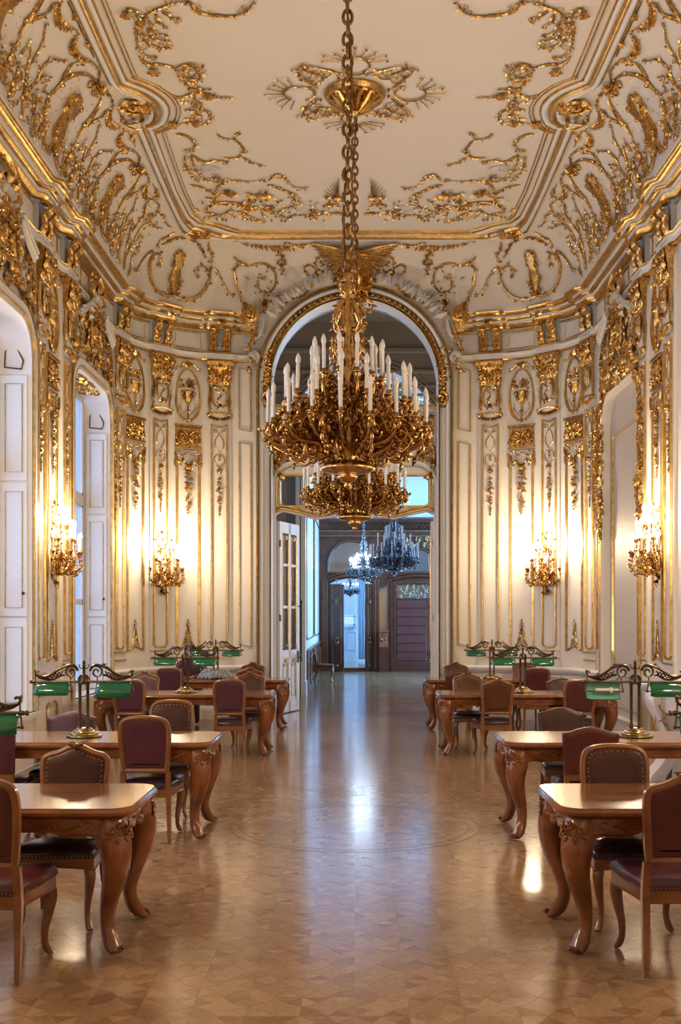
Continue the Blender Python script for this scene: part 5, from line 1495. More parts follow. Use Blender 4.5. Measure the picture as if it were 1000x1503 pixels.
TABLES = [(-1.16, 5.70, -1, 'walnut reading table nearest the camera on the left of the aisle'), (-1.135, 8.70, -1, 'second walnut reading table on the left, carrying the large brass lamp by the tall window'),
          (-1.05, 14.0, -1, 'third walnut reading table on the left of the aisle'), (-1.055, 17.25, -1, 'farthest reading table on the left, beside the open glazed door'),
          (1.07, 5.70, 1, 'walnut reading table nearest the camera on the right of the aisle'), (1.19, 8.70, 1, 'second walnut reading table on the right, lamp with an upturned green shade on it'),
          (1.07, 14.0, 1, 'third walnut reading table on the right of the aisle'), (1.10, 17.25, 1, 'farthest reading table on the right, near the doorway jamb')]
for a in TABLES: make_table(*a)

# ------------------------------------------------------------------ double bankers' lamps
def lamp_meshes():
    me = {}
    g = G(); g.lathe([(.004, 0), (.145, 0), (.15, .008), (.146, .016), (.12, .022), (.118, .034), (.095, .040), (.09, .052), (.072, .058), (.066, .070), (.05, .076), (.004, .078)], 24); me['base'] = g.mesh('base', M['brightbrass'], True, 40)
    g = G(); g.lathe([(.018, .07), (.018, .085), (.013, .09), (.013, .42), (.017, .43), (.017, .445), (.01, .45)], 10); me['column'] = g.mesh('column', M['brass'], True, 40)
    g = G(); g.lathe([(.004, .435), (.03, .435), (.046, .445), (.046, .455), (.05, .458), (.044, .485), (.028, .508), (.012, .516), (.012, .58), (.016, .59), (.010, .60), (.014, .615), (.004, .635)], 14)
    for k in range(12): q = 2 * PI * k / 12; g.tube([(.046 * math.cos(q), .046 * math.sin(q), .46), (.044 * math.cos(q), .044 * math.sin(q), .485), (.024 * math.cos(q), .024 * math.sin(q), .51)], .006, 4)
    me['boss'] = g.mesh('boss', M['brass'], True, 40)
    g = G(); g.tube([(-.43, 0, .455), (.43, 0, .455)], .0095, 8)
    for sx in (-1, 1): g.ball((sx * .435, 0, .455), .016, 8, 6); g.tube([(sx * .40, 0, .455), (sx * .42, 0, .455)], .014, 8)
    me['crossbar'] = g.mesh('crossbar', M['brass'], True, 40)
    g = G(); h = G()
    tube2(h, spiral(.105, .535, .055, .012, PI * .9, PI * .9 - 3.0 * PI, 30), .011, .007, 0)
    tube2(h, crom([(.05, .545), (.075, .585), (.12, .592), (.19, .565), (.27, .515), (.33, .497), (.385, .508), (.40, .53), (.385, .545), (.368, .535)], 5), .012, .009, 0)
    tube2(h, crom([(.155, .51), (.19, .505), (.24, .478), (.30, .473), (.36, .488), (.40, .515)], 5), .010, .009, 0)
    for k in range(6):
        x = .175 + k * .028; tube2(h, [(x, .505 - k * .006), (x + .03, .535 - k * .010)], .0055, None, 0, 4); tube2(h, [(x, .545 - k * .010), (x + .03, .495 - k * .004)], .0055, None, 0, 4)
    h.leaf((.14, .59), .25, .05, .026, .014, 0); h.leaf((.15, .58), -.2, .07, .03, .014, 0); h.ball((.402, 0, .545), .012, 6, 4)
    for k in (1,): tube2(h, crom([(.0, .575), (.02, .565), (.035, .575), (.04, .595), (.028, .60)], 4), .006, .004, 0)
    sym(h); g.join(h); me['scrollwork'] = g.mesh('scrollwork', M['brass'], True, 50)
    g = G()      # hanger yoke of one shade
    for x in (-.145, .145): g.tube([(x * .98, 0, .505), (x, 0, .455), (x * 1.07, 0, .375)], .006, 6); g.ball((x * 1.07, 0, .375), .011, 6, 4)
    g.tube([(-.145, 0, .375), (.145, 0, .375)], .0055, 6); me['shade_hanger'] = g.mesh('shade_hanger', M['brass'], True, 50)
    # shade: trough of green glass, centre of curvature on its axle
    def trough(r, t, L_):
        g = G(); n = 12; rings = []
        ang = [math.radians(-8 + 150 * i / n) for i in range(n + 1)]
        for x, k in ((-L_, .82), (-L_ + .02, .95), (-L_ + .05, 1), (L_ - .05, 1), (L_ - .02, .95), (L_, .82)):
            o = [(x, -r * k * math.cos(a) * 1.0, r * k * math.sin(a) * .85) for a in ang]
            i_ = [(x * .985, -(r - t) * k * math.cos(a), (r - t) * k * math.sin(a) * .85) for a in reversed(ang)]
            rings.append(o + i_)
        g.loft(rings); return g
    me['shade'] = trough(.086, .006, .142).mesh('shade', M['green'], True, 40)
    me['lining'] = trough(.0795, .002, .138).mesh('shade_lining', M['greenin'], True, 40)
    g = G(); g.lathe([(.004, -.07), (.018, -.07), (.018, .045), (.026, .05), (.026, .07), (.014, .075), (.014, .12), (.004, .12)], 10)
    me['tube'] = g.mapped(lambda x, y, z: np.stack([z, x, y], 1)).mesh('bulb', M['tubeglass'], True, 40)
    return me
LM = lamp_meshes()
def make_lamp(x, y, label, tilts=(0.0, 0.0), rz=0.0):
    t = empty('table_lamp', (x, y, TH), rz); tag(t, label, 'lamp', 'brass double lamps on the reading tables')
    place(LM['base'], 'base', t)
    for sx in (-1, 1): place(LM['column'], 'column', t, (sx * .032, 0, 0))
    for k in ('boss', 'crossbar', 'scrollwork'): place(LM[k], k, t)
    for sx, tl in zip((-1, 1), tilts):
        place(LM['shade_hanger'], 'shade_hanger', t, (sx * .255, 0, 0))
        s = place(LM['shade'], 'shade', t, (sx * .255, 0, .375)); s.rotation_euler = (tl, 0, 0); s['label'] = 'green glass trough shade'
        place(LM['lining'], 'shade_lining', s); place(LM['tube'], 'bulb', s, (0, -.01, .012))
    return t
make_lamp(-2.27, 6.15, 'brass lamp cut by the left picture edge, on the nearest left table', (.3, .35), .05)
make_lamp(-2.247, 9.15, 'brass double lamp with two green shades on the second left table', (.25, .5), .03)
make_lamp(-2.22, 14.45, 'brass green-shaded lamp on the third left table, its column before the seated person', (.1, .2), 0)
make_lamp(-2.23, 17.7, 'farthest left brass lamp, with a grey bundle round its foot', (.1, .1), 0)
make_lamp(2.20, 6.15, 'brass lamp at the right picture edge, only its rod end showing', (.3, .3), -.05)
make_lamp(2.325, 9.15, 'brass lamp with its left shade turned up to show a white tube', (-1.75, .4), -.02)
make_lamp(2.20, 14.45, 'brass lamp with two green shades on the third right table', (.1, .2), 0)
make_lamp(2.20, 17.7, 'brass lamp on the farthest right table, green shade over the chairs', (.1, .1), 0)

# ------------------------------------------------------------------ chairs
def back_outline(style, w=.205, d=0.0, top=1.0):
    """closed outline of the back (x, z), going up the right side"""
    if style == 'round': half = [(w * .86, .545), (w * .93, .62), (w * 1.0, .78), (w * 1.01, .88), (w * .93, .95), (w * .72, .985), (w * .36, 1.0), (0, 1.003)]
    elif style == 'crest': half = [(w * .86, .545), (w * .93, .62), (w * 1.0, .78), (w * 1.03, .86), (w * 1.0, .915), (w * .84, .945), (w * .55, .962), (w * .25, .99), (0, 1.003)]
    else: half = [(w * .95, .545), (w * .98, .62), (w * 1.02, .76), (w * 1.05, .85), (w * 1.03, .875), (w * .75, .888), (w * .45, .91), (0, .925)]
    half = [(x * 1, z) for x, z in half]
    full = half + [(-x, z) for x, z in reversed(half[:-1])]
    return full
def inset(P, d):
    A = np.array(P); T = np.roll(A, -1, 0) - np.roll(A, 1, 0); T /= np.maximum(np.linalg.norm(T, axis=1, keepdims=True), 1e-9)
    N_ = np.stack([-T[:, 1], T[:, 0]], 1); return [tuple(p) for p in A + N_ * d]
def recl(x, y, z): return np.stack([x, y - .205 - (z - .47) * .17, z], 1)     # recline of the back
def dense(P, k=3):
    out = []; n = len(P)
    for i in range(n):
        a, b = P[i], P[(i + 1) % n]
        m = max(1, int(math.hypot(b[0] - a[0], b[1] - a[1]) / .035)) if i == n - 1 else 1
        for j in range(m): out.append((a[0] + (b[0] - a[0]) * j / m, a[1] + (b[1] - a[1]) * j / m))
    return out
CHM = {}
def chair_meshes(style):
    me = {}; plain = style == 'plain'
    half = back_outline(style); up = crom(half, 4)
    O = dense([tuple(p) for p in up])
    if not plain:
        g = G(); I = inset(O, .036); Mi = inset(O, .018); n = len(O)
        rings = [[(o[0], -.016, o[1]), (m[0], -.024, m[1]), (i[0], -.013, i[1]), (i[0], .013, i[1]), (m[0], .024, m[1]), (o[0], .016, o[1])] for o, m, i in zip(O, Mi, I)]
        g.loft(rings, cap=False, closed=True)
        if style == 'crest':
            c = G(); c.flower((0, .99), .022, .024, .014)
            for sx in (-1, 1): c.leaf((0, .99), PI / 2 + sx * 1.25, .06, .026, .014, .024)
            g.join(c); g.join(c.mapped(lambda x, y, z: np.stack([x, -y, z], 1)))
        me['back_frame'] = g.mapped(recl).mesh('back_frame', M['chairwood'], True, 45)
    I = inset(O, .030 if not plain else 0.0); n = len(I); cx, cz = 0, .76
    def pad(y0, y1, k1):
        g = G(); rings = []
        for q, y in ((1.0, y0), (1.0, y0 + (y1 - y0) * .6), (.93, y0 + (y1 - y0) * .88), (.75, y1 * k1)):
            rings.append([(cx + (x - cx) * q, y, cz + (z - cz) * q) for x, z in I])
        g.loft(rings, cap=False); g.add([p for p in rings[-1]], [tuple(range(n))]); return g.mapped(recl)
    me['backrest'] = pad(0, .030 if not plain else .045, 1.12); me['back_panel'] = pad(0, -.014 if not plain else -.03, 1.05)
    nl = G(); J = inset(O, .044 if not plain else .012); acc = 0
    for sd in ((1, -1) if plain else (1,)):
        acc = 1; last = None
        for i, p in enumerate(J + [J[0]]):
            if last is None or math.hypot(p[0] - last[0], p[1] - last[1]) > .019:
                y = (.026 if not plain else .03) if sd > 0 else (-.012 if not plain else -.022)
                nl.box((p[0], y, p[1]), (.009, .006, .009)); last = p
    me['nails'] = nl.mapped(recl)
    # seat
    def seat_out(k, d=0): return [(x * k, y * k) for x, y in [(.235, .23), (.215, .245), (0, .265), (-.215, .245), (-.235, .23), (-.225, .0), (-.185, -.215), (-.165, -.225), (.165, -.225), (.185, -.215), (.225, .0)]]
    g = G(); rings = [[(x, y, z) for x, y in seat_out(k)] for k, z in ((1.0, .415), (1.015, .435), (1.0, .458), (.90, .478), (.6, .492), (.2, .496))]
    g.loft(rings); me['seat'] = g
    g = G(); o = seat_out(.985); i_ = seat_out(.86); n2 = len(o); lo = [.345, .355, .372, .355, .345, .362, .352, .352, .352, .352, .362]
    g.add([(x, y, z) for (x, y), z in zip(o, lo)] + [(x, y, .418) for x, y in o] + [(x, y, z) for (x, y), z in zip(i_, lo)] + [(x, y, .418) for x, y in i_],
          [f for i in range(n2) for f in ((i, (i + 1) % n2, n2 + (i + 1) % n2, n2 + i), (2 * n2 + i, 3 * n2 + i, 3 * n2 + (i + 1) % n2, 2 * n2 + (i + 1) % n2), (i, 2 * n2 + i, 2 * n2 + (i + 1) % n2, (i + 1) % n2))])
    g.tube([(x * 1.0, y, z + .004) for (x, y), z in zip(o, lo)], .007, 5, True)
    for p in ((0, .268, .385),):
        for k in range(5): a = PI / 2 + (k - 2) * .6; g.ball((p[0] + .025 * math.cos(a), p[1] - .004, p[2] + .018 * math.sin(a) - .01), .009, 5, 3)
    me['seat_rail'] = g.mesh('seat_rail', M['chairwood'], True, 40)
    g = G(); last = None; sq = seat_out(1.012)
    for i in range(len(sq)):
        a, b = sq[i], sq[(i + 1) % len(sq)]; L_ = math.hypot(b[0] - a[0], b[1] - a[1]); m = int(L_ / .02)
        for j in range(m): g.box((a[0] + (b[0] - a[0]) * j / m, a[1] + (b[1] - a[1]) * j / m, .428), (.008, .008, .008))
    me['seat_nails'] = g.mesh('nail_row', M['nail'], False)
    path = crom([(-.01, .41), (.006, .36), (.022, .31), (.006, .23), (-.016, .15), (-.018, .08), (.002, .03), (.022, .008)], 3)
    sz = crom([(.030, .030), (.032, .032), (.030, .030), (.024, .024), (.018, .018), (.015, .016), (.017, .019), (.010, .018)], 3)
    g = G(); g.loft(cabriole(path, sz, 8)); h = G(); h.flower((0, .35), .018, .034, .012)
    for k in range(3): h.leaf((0, .335), -PI / 2 + (k - 1) * .5, .04, .018, .01, .032)
    g.join(h.mapped(lambda x, y, z: np.stack([y, x, z], 1))); me['front_leg'] = g.mesh('leg', M['chairwood'], True, 50)
    g = G(); lp = [(.0, -.222, .56), (0, -.21, .47), (0, -.205, .38), (0, -.225, .22), (0, -.27, .0)]
    rings = [[(dx * w_ + off, y + dy * w_, z) for dx, dy in ((-1, -1), (1, -1), (1, 1), (-1, 1))] for (q, y, z), w_, off in zip(lp, (.017, .020, .020, .017, .012), (.176, .176, .178, .183, .196))]
    g.loft(rings); me['rear_leg_r'] = g.mesh('leg', M['chairwood'], True, 30); me['rear_leg_l'] = g.mirrored().mesh('leg', M['chairwood'], True, 30)
    if plain:
        g = G(); g.bx(-.19, .19, -.02, .02, .50, .55); me['back_frame'] = g.mapped(recl).mesh('back_rail', M['chairwood'], False)
    return me
for st in ('round', 'crest', 'plain'): CHM[st] = chair_meshes(st)
cache = {}
def cm(style, part, m, nm):
    k = (style, part, m)
    if k not in cache: cache[k] = CHM[style][part].mesh(nm, M[m], True, 50)
    return cache[k]
def make_chair(style, x, y, face, label, back='purple', front='brownleather', seat='darkleather', group='upholstered chairs at the reading tables', turn=0.0):
    t = empty('dining_chair', (x, y, 0), (0 if face > 0 else PI) + turn); tag(t, label, 'chair', group)
    b = place(CHM[style]['back_frame'], 'back_frame', t)
    r = place(cm(style, 'backrest', front, 'backrest'), 'backrest', t); place(cm(style, 'back_panel', back, 'back_panel'), 'back_panel', t)
    place(cm(style, 'nails', 'nail', 'nail_row'), 'nail_row', r)['kind'] = 'stuff'
    s = place(cm(style, 'seat', seat, 'seat'), 'seat', t); place(CHM[style]['seat_nails'], 'nail_row', s)['kind'] = 'stuff'
    place(CHM[style]['seat_rail'], 'seat_rail', t)
    for sx in (-1, 1): place(CHM[style]['front_leg'], 'leg', t, (sx * .195, .20, 0), math.atan2(1, sx * .7))
    place(CHM[style]['rear_leg_r'], 'leg', t); place(CHM[style]['rear_leg_l'], 'leg', t)
    return t
# left of the aisle
make_chair('round', -1.81, 5.585, 1, 'maroon-backed chair cut by the left edge, at the nearest left table', 'maroon', 'maroon', 'maroon', turn=-.03)
make_chair('crest', -1.70, 6.44, -1, 'brown leather chair tucked under the nearest left table, carved crest on its back', 'maroon', 'brownleather')
make_chair('round', -1.645, 8.90, 1, 'aubergine-backed chair at the aisle end of the second left table', 'purple', 'brownleather', 'darkleather')
make_chair('round', -1.70, 9.98, -1, 'brown leather chair behind the second left table, right of the brass lamp', 'purple', 'brownleather')
make_chair('plain', -2.53, 9.60, -1, 'frameless aubergine chair behind the second left table, below the lamp shades', 'purple', 'purple')
make_chair('plain', -2.86, 8.80, 1, 'studded aubergine chair back cut by the left edge at the second left table', 'purple', 'purple', turn=.05)
make_chair('round', -1.556, 13.95, 1, 'aubergine-backed chair at the aisle end of the third left table', 'purple', 'brownleather')
make_chair('crest', -1.46, 15.14, -1, 'brown chair facing us behind the aisle end of the third left table', 'maroon', 'brownleather')
make_chair('round', -2.80, 13.95, 1, 'aubergine chair left of the lamp column at the third left table', 'purple', 'purple')
make_chair('crest', -2.94, 15.14, -1, 'aubergine chair facing us, leftmost behind the third left table', 'maroon', 'purple')
make_chair('round', -2.84, 17.15, 1, 'aubergine chair just left of the farthest left lamp, back to us', 'purple', 'purple')
make_chair('crest', -1.60, 17.10, 1, 'maroon chair near the glazed door, back to us, at the farthest left table', 'maroon', 'maroon')
make_chair('crest', -1.72, 18.35, -1, 'brown chair beyond the farthest left table, only its crest showing', 'maroon', 'brownleather')
# right of the aisle
make_chair('crest', 1.615, 5.70, 1, 'maroon chair cut by the right edge at the nearest right table', 'maroon', 'maroon', 'purple', turn=.04)
make_chair('round', 1.575, 6.42, -1, 'brown leather chair with a nailed round back behind the nearest right table', 'maroon', 'brownleather')
make_chair('plain', 1.926, 10.05, -1, 'frameless brown leather chair behind the second right table, left of the lamp', 'maroon', 'brownleather')
make_chair('plain', 1.835, 8.78, 1, 'frameless maroon chair with studded edges at the second right table', 'maroon', 'maroon', turn=-.06)
make_chair('crest', 1.76, 14.05, 1, 'tan-backed chair standing at the near side of the third right table', 'tanleather', 'brownleather', turn=.08)
make_chair('crest', 1.56, 14.98, -1, 'tan brown chair facing us behind the aisle end of the third right table', 'maroon', 'tanleather')
make_chair('round', 2.79, 13.95, 1, 'maroon chair right of the lamp, back to us, at the third right table', 'maroon', 'maroon')
make_chair('plain', 2.85, 14.95, -1, 'low frameless brown chair behind the third right table, right of the lamp', 'maroon', 'brownleather')
make_chair('crest', 1.70, 18.35, -1, 'maroon chair beyond the farthest right table, nearest the doorway', 'maroon', 'maroon')
make_chair('plain', 1.60, 17.10, 1, 'low frameless maroon chair at the near side of the farthest right table', 'maroon', 'maroon')
make_chair('round', 2.78, 17.12, 1, 'maroon round-backed chair right of the farthest right lamp', 'maroon', 'maroon')
make_chair('round', 2.86, 18.35, -1, 'maroon chair facing us beyond the farthest right table, behind the lamp column', 'maroon', 'maroon')
# ------------------------------------------------------------------ candles and chandeliers
def candle_mesh(r, h): 
    g = G(); g.lathe([(r * .2, 0), (r, 0), (r, h), (r * .7, h + .004), (r * .2, h + .004)], 8); return g
def bulb_mesh(r, h0, h):
    g = G(); g.lathe([(r * .5, h0), (r * .75, h0 + h * .10), (r, h0 + h * .38), (r * .75, h0 + h * .68), (r * .3, h0 + h * .92), (r * .05, h0 + h)], 8); return g
CAND = candle_mesh(.0145, .205).mesh('candle', M['candle'], True, 40); BULB = bulb_mesh(.021, .207, .085).mesh('bulb', M['bulb'])
def arm(R, z_end, z_root, seed, r=.014, drop_=.18):
    """one branch: leaves the stem, dips and rises to a candle cup at radius R (in the x-z plane)"""
    g = G(); h = G(); rn = random.Random(seed); dz = z_end - z_root
    P = [(.05, z_root), (R * .30, z_root - drop_ * .4), (R * .58, z_root - drop_ * .35 + dz * .1), (R * .85, z_root + dz * .05 - drop_ * .3), (R * 1.06, z_root + dz * .45), (R * 1.02, z_root + dz * .78), (R, z_end - .04)]
    vine(h, P, r * 1.5, r * .9, 0, .085, .07, rn, .05, ball=False)
    curl(h, R * .62, z_root + dz * .30, R * .19, 0, 1.5, 0, r * 1.25); curl(h, R * .86, z_root + dz * .42, R * .13, PI, -1.5, 0, r * 1.1)
    tube2(h, crom([(R * .40, z_root - drop_ * .4), (R * .34, z_root - .05 + dz * .4), (R * .48, z_root + dz * .62), (R * .56, z_root + dz * .5)], 4), r * .8, r * .5, 0)
    g.join(h)
    g.lathe([(.006, -.055), (.014, -.045), (.022, -.03), (.018, -.02), (.034, -.008), (.038, 0), (.020, .004), (.019, .03), (.005, .03)], 10, (R, 0, z_end))
    for k in range(5):
        a = rn.uniform(0, 6.28); q = rn.uniform(.5, .95); g.tube([(R * q, 0, z_root + dz * .2), (R * q + .03 * math.cos(a), .05 * math.sin(a), z_root + dz * .2 + .05), (R * q + .05 * math.cos(a), .07 * math.sin(a), z_root + dz * .2 + .02)], [.012, .009, .004], 5)
    return g
def chandelier(loc, label, mats, chain_to, lit=None, scale=1.0, tiers=None):
    mt, mc, mb = mats
    root = empty('chandelier', loc); root.scale = (scale,) * 3; tag(root, label, 'chandelier')
    Z = 0.0      # local zero: base of the lowest ring of candles
    g = G()
    g.lathe([(.004, -.46), (.022, -.45), (.030, -.435), (.014, -.42), (.05, -.405), (.07, -.38), (.08, -.365), (.05, -.355), (.06, -.35), (.175, -.335), (.205, -.32), (.212, -.30), (.19, -.285), (.18, -.27), (.16, -.26), (.13, -.29), (.10, -.24), (.15, -.16), (.17, -.08), (.13, .0), (.08, .07), (.06, .15), (.10, .22), (.12, .30), (.08, .38), (.05, .46), (.065, .54), (.05, .62), (.045, .72), (.07, .76), (.045, .80), (.042, .98), (.055, 1.03), (.065, 1.08), (.04, 1.13), (.03, 1.20), (.004, 1.20)], 16)
    place(g.mesh('stem', mt), 'stem', root)
    g = G(); rn = random.Random(3)
    for k in range(10):
        a = 2 * PI * k / 10; h = G()
        vine(h, [(.10, -.18), (.20, -.22), (.34, -.19), (.42, -.12), (.34, -.05), (.26, -.10)], .022, .012, 0, .05, .08, rn, .2)
        vine(h, [(.16, -.12), (.30, -.02), (.46, -.05), (.58, -.14), (.50, -.22), (.42, -.16)], .020, .012, 0, .05, .08, rn, .2)
        vine(h, [(.06, .30), (.16, .40), (.20, .30), (.14, .22)], .016, .010, 0, .04, .07, rn)
        curl(h, .50, -.08, .10, 0, 1.5, .0, .024); curl(h, .36, -.20, .085, PI, -1.5, .05, .02)
        for q in range(5): h.leaf((rn.uniform(.15, .58), rn.uniform(-.22, .10)), rn.uniform(0, 6.28), .09, .042, .04, rn.uniform(-.08, .08))
        c, s_ = math.cos(a), math.sin(a); g.join(h.mapped(lambda x, y, z: np.stack([x * c - y * s_, x * s_ + y * c, z], 1)))
    place(g.mesh('scroll_basket', mt), 'scroll_basket', root)
    g = G(); h = G()
    for k in range(4):      # crown of leaves and figures on the upper stem
        a = PI / 4 + PI / 2 * k; c, s_ = math.cos(a), math.sin(a); h = G()
        vine(h, [(.03, .98), (.10, .90), (.14, .80), (.09, .72), (.16, .64)], .022, .012, 0, .045, .075, rn); vine(h, [(.03, .74), (.12, .66), (.15, .56), (.08, .50)], .020, .012, 0, .045, .07, rn)
        vine(h, [(.02, 1.0), (.07, 1.06), (.05, 1.12)], .018, .01, 0, .03, .06, rn)
        g.join(h.mapped(lambda x, y, z: np.stack([x * c - y * s_, x * s_ + y * c, z], 1)))
    place(g.mesh('crown_scrolls', mt), 'crown_scrolls', root)
    rn = random.Random(11)
    for ti, (n, R, z, zr, off) in enumerate(tiers or ((18, .605, .0, -.10, .1), (16, .475, .19, .06, .3), (13, .27, .37, .20, .15))):
        am = arm(R, z, zr, 4 + ti).mesh('branch', mt)
        for k in range(n):
            a = 2 * PI * k / n + off; dz = rn.uniform(-.02, .035)
            place(am, 'branch', root, (0, 0, dz), a)
            c = place(mc, 'candle', root, (R * math.cos(a), R * math.sin(a), z + dz))
            c.rotation_euler = (rn.uniform(-.02, .02), rn.uniform(-.02, .02), 0); place(mb, 'bulb', c)
    if chain_to:
        g = G(); z = 1.20; k = 0; top = (chain_to - loc[2]) / scale
        while z < top:
            w = .026; pts = [((w if i < 6 else -w) * (abs(math.cos(PI * (i % 6) / 5 - PI / 2)) ** .5 * .5 + .5), 0, 0) for i in range(12)]
            e = [(.034 * math.cos(2 * PI * i / 12), .0, .058 * math.sin(2 * PI * i / 12)) for i in range(12)]
            if k % 2: e = [(0, x, q) for x, _, q in e]
            g.tube([(x, y, z + .045 + q) for x, y, q in e], .0135, 5, True); z += .086; k += 1
        if scale == 1.0: g.tube([(.03 * math.sin(z_ * 3), .02 * math.cos(z_ * 3), z_) for z_ in np.linspace(1.2, top, 40)], .011, 5)
        place(g.mesh('chain', M['iron'] if scale == 1.0 and mt is M['bronze'] else mt), 'chain', root)
    return root
W_ = (M['bronze'], CAND, BULB)
chandelier((-.055, 8.42, 3.21), 'large gilded chandelier nearest the camera with tiers of white candles', W_, ZC - .28)
chandelier((0, 13.15, 3.26), 'gilded chandelier hanging from the rosette, lower and behind the nearest one', W_, ZC - .28)
CANDS = candle_mesh(.014, .30).mesh('candle', M['candle'], True, 40); BULBS = bulb_mesh(.018, .30, .07).mesh('bulb', M['bulb'])
chandelier((.98, 27.5, 3.22), 'unlit dark silvered chandelier with tall candles in the blue salon', (M['silver'], CANDS, BULBS), 7.35, scale=1.0, tiers=((14, .60, .0, -.12, .1), (10, .42, .26, .06, .3), (8, .22, .46, .24, .15)))
BULBC = bulb_mesh(.034, .17, .12).mesh('bulb', M['coolbulb']); CANDC = candle_mesh(.018, .17).mesh('candle', M['candle'], True, 40)
lamp('salon_chandelier_light', 'POINT', (.25, 31.0, 3.75), 60, (0.6, 0.8, 1.0), .3)
chandelier((.25, 31.0, 3.12), 'small lit silver chandelier left of the unlit one in the salon', (M['silver'], CANDC, BULBC), 7.35, scale=.85, tiers=((9, .46, .10, -.16, .1), (4, .22, .22, .06, .3)))
chandelier((-.17, 40.0, 2.75), 'small lit chandelier before the far cold window', (M['silver'], CANDC, BULBC), 4.98, scale=.62, tiers=((10, .46, .10, -.16, .1),))

# ------------------------------------------------------------------ wall sconces with lit candles
CANDW = candle_mesh(.013, .17).mesh('candle', M['candle'], True, 40); BULBW = bulb_mesh(.019, .172, .075).mesh('bulb', M['litbulb'])
def sconce_meshes():
    g = G(); rn = random.Random(5)
    vine(g, [(0, .02), (.04, .12), (-.05, .24), (.05, .38), (-.04, .52), (.04, .68), (-.02, .80), (.05, .92)], .030, .012, .03, .045, .12, rn, .15)
    h = G(); vine(h, [(.02, .10), (.10, .16), (.14, .28), (.08, .36), (.03, .30)], .020, .010, .05, .05, .09, rn); vine(h, [(.02, .44), (.12, .50), (.15, .62), (.08, .68)], .018, .009, .05, .05, .09, rn)
    vine(h, [(.01, .7), (.08, .76), (.13, .86), (.10, .95)], .014, .007, .05, .05, .08, rn); curl(h, .09, .30, .06, 0, 1.4, .08, .016)
    sym(h); g.join(h)
    for k in range(5): g.leaf((0, .02), -PI / 2 + (k - 2) * .45, .13, .06, .05, .05)
    return g
SCB = sconce_meshes().mesh('backplate', M['bronze'], True, 60)
def sconce_arm(R, z, seed):
    g = G(); h = G(); rn = random.Random(seed)
    P = [(.02, .24), (R * .35, .10), (R * .72, .08 + z * .1), (R * 1.04, z * .35 + .05), (R * 1.03, z - .12), (R, z - .04)]
    vine(h, P, .015, .009, 0, .05, .07, rn, .1, ball=False); curl(h, R * .55, z * .3 + .12, R * .22, 0, 1.4, 0, .011); curl(h, R * .8, .05 + z * .1, R * .14, PI, -1.3, 0, .010)
    g.join(h); g.lathe([(.005, -.05), (.012, -.04), (.018, -.028), (.030, -.008), (.034, 0), (.017, .004), (.016, .02), (.004, .02)], 10, (R, 0, z))
    return g
SA = {k: sconce_arm(*k, 7).mesh('branch', M['bronze'], True, 60) for k in ((.33, .36), (.25, .52), (.17, .70))}
def sconce(s, sg, label):
    m = wframe(s, sg, 2.22, .03)
    r = empty('wall_sconce', m.translation, math.atan2(m[1][0], m[0][0])); tag(r, label, 'sconce', 'lit candle sconces on the hall walls')
    place(SCB, 'backplate', r)
    for (R, z), degs in (((.33, .36), (12, 50, 90, 130, 168)), ((.25, .52), (25, 70, 110, 155)), ((.17, .70), (40, 90, 140))):
        for d in degs:
            a = math.radians(d); place(SA[(R, z)], 'branch', r, (0, .05, 0), a)
            c = place(CANDW, 'candle', r, (R * math.cos(a), .05 + R * math.sin(a), z)); place(BULBW, 'bulb', c)
    lw = m @ Vector((0, .30, .80)); lamp('sconce_light', 'POINT', lw, SCW, WARM, .16)
    return r
SCW = 110
sconce(s_of_y(13.85), -1, 'lit gilt candle sconce on the left pier between the windows')
sconce(s_of_deg(46), -1, 'lit gilt candle sconce in the curved left corner of the hall')
sconce(s_of_y(13.75), 1, 'lit gilt candle sconce at the right picture edge beside the blind arch')
sconce(s_of_deg(46), 1, 'lit gilt candle sconce in the curved right corner of the hall')

# ------------------------------------------------------------------ furniture beyond the doorway, mantelpiece, person, bundle
g = G(); g.bx(-.14, .14, -.26, -.04, .80, 1.26); g.loft([[(a, -b, z) for a, b in ((-w_, 0), (w_, 0), (w_, d_), (-w_, d_))] for w_, d_, z in ((.15, .28, 1.26), (.17, .30, 1.28), (.17, .30, 1.32), (.15, .28, 1.34))])
rm = empty('marble_console', (KX(563), WY - .12, 0)); tag(rm, 'red marble console against the dark end wall of the salon', 'console')
place(g.mesh('body', M['marble'], False), 'body', rm)
g = G(); g.bx(-.15, .15, -.28, -.03, 0, .80); place(g.mesh('plinth', M['darkwood'], False), 'plinth', rm)
g = G(); 
for sx in (-1, 1): curl(g, sx * .07, 1.05, .05, 0, sx * 1.3, .27, .02)
place(g.mapped(lambda x, y, z: np.stack([x, -y, z], 1)).mesh('gilt_scroll', M['dullgold']), 'gilt_scroll', rm)
ch = empty('gilt_armchair', (-.82, 30.0, 0), -PI / 2); tag(ch, 'gilt-legged armchair half hidden behind the doorway jamb', 'chair')
place(CHM['round']['back_frame'], 'back_frame', ch); place(cm('round', 'backrest', 'tanleather', 'backrest'), 'backrest', ch); place(cm('round', 'back_panel', 'tanleather', 'back_panel'), 'back_panel', ch)
place(cm('round', 'seat', 'tanleather', 'seat'), 'seat', ch); place(CHM['round']['seat_rail'], 'seat_rail', ch)
for sx in (-1, 1): place(CHM['round']['front_leg'], 'leg', ch, (sx * .195, .20, 0), math.atan2(1, sx * .7))
place(CHM['round']['rear_leg_r'], 'leg', ch); place(CHM['round']['rear_leg_l'], 'leg', ch)

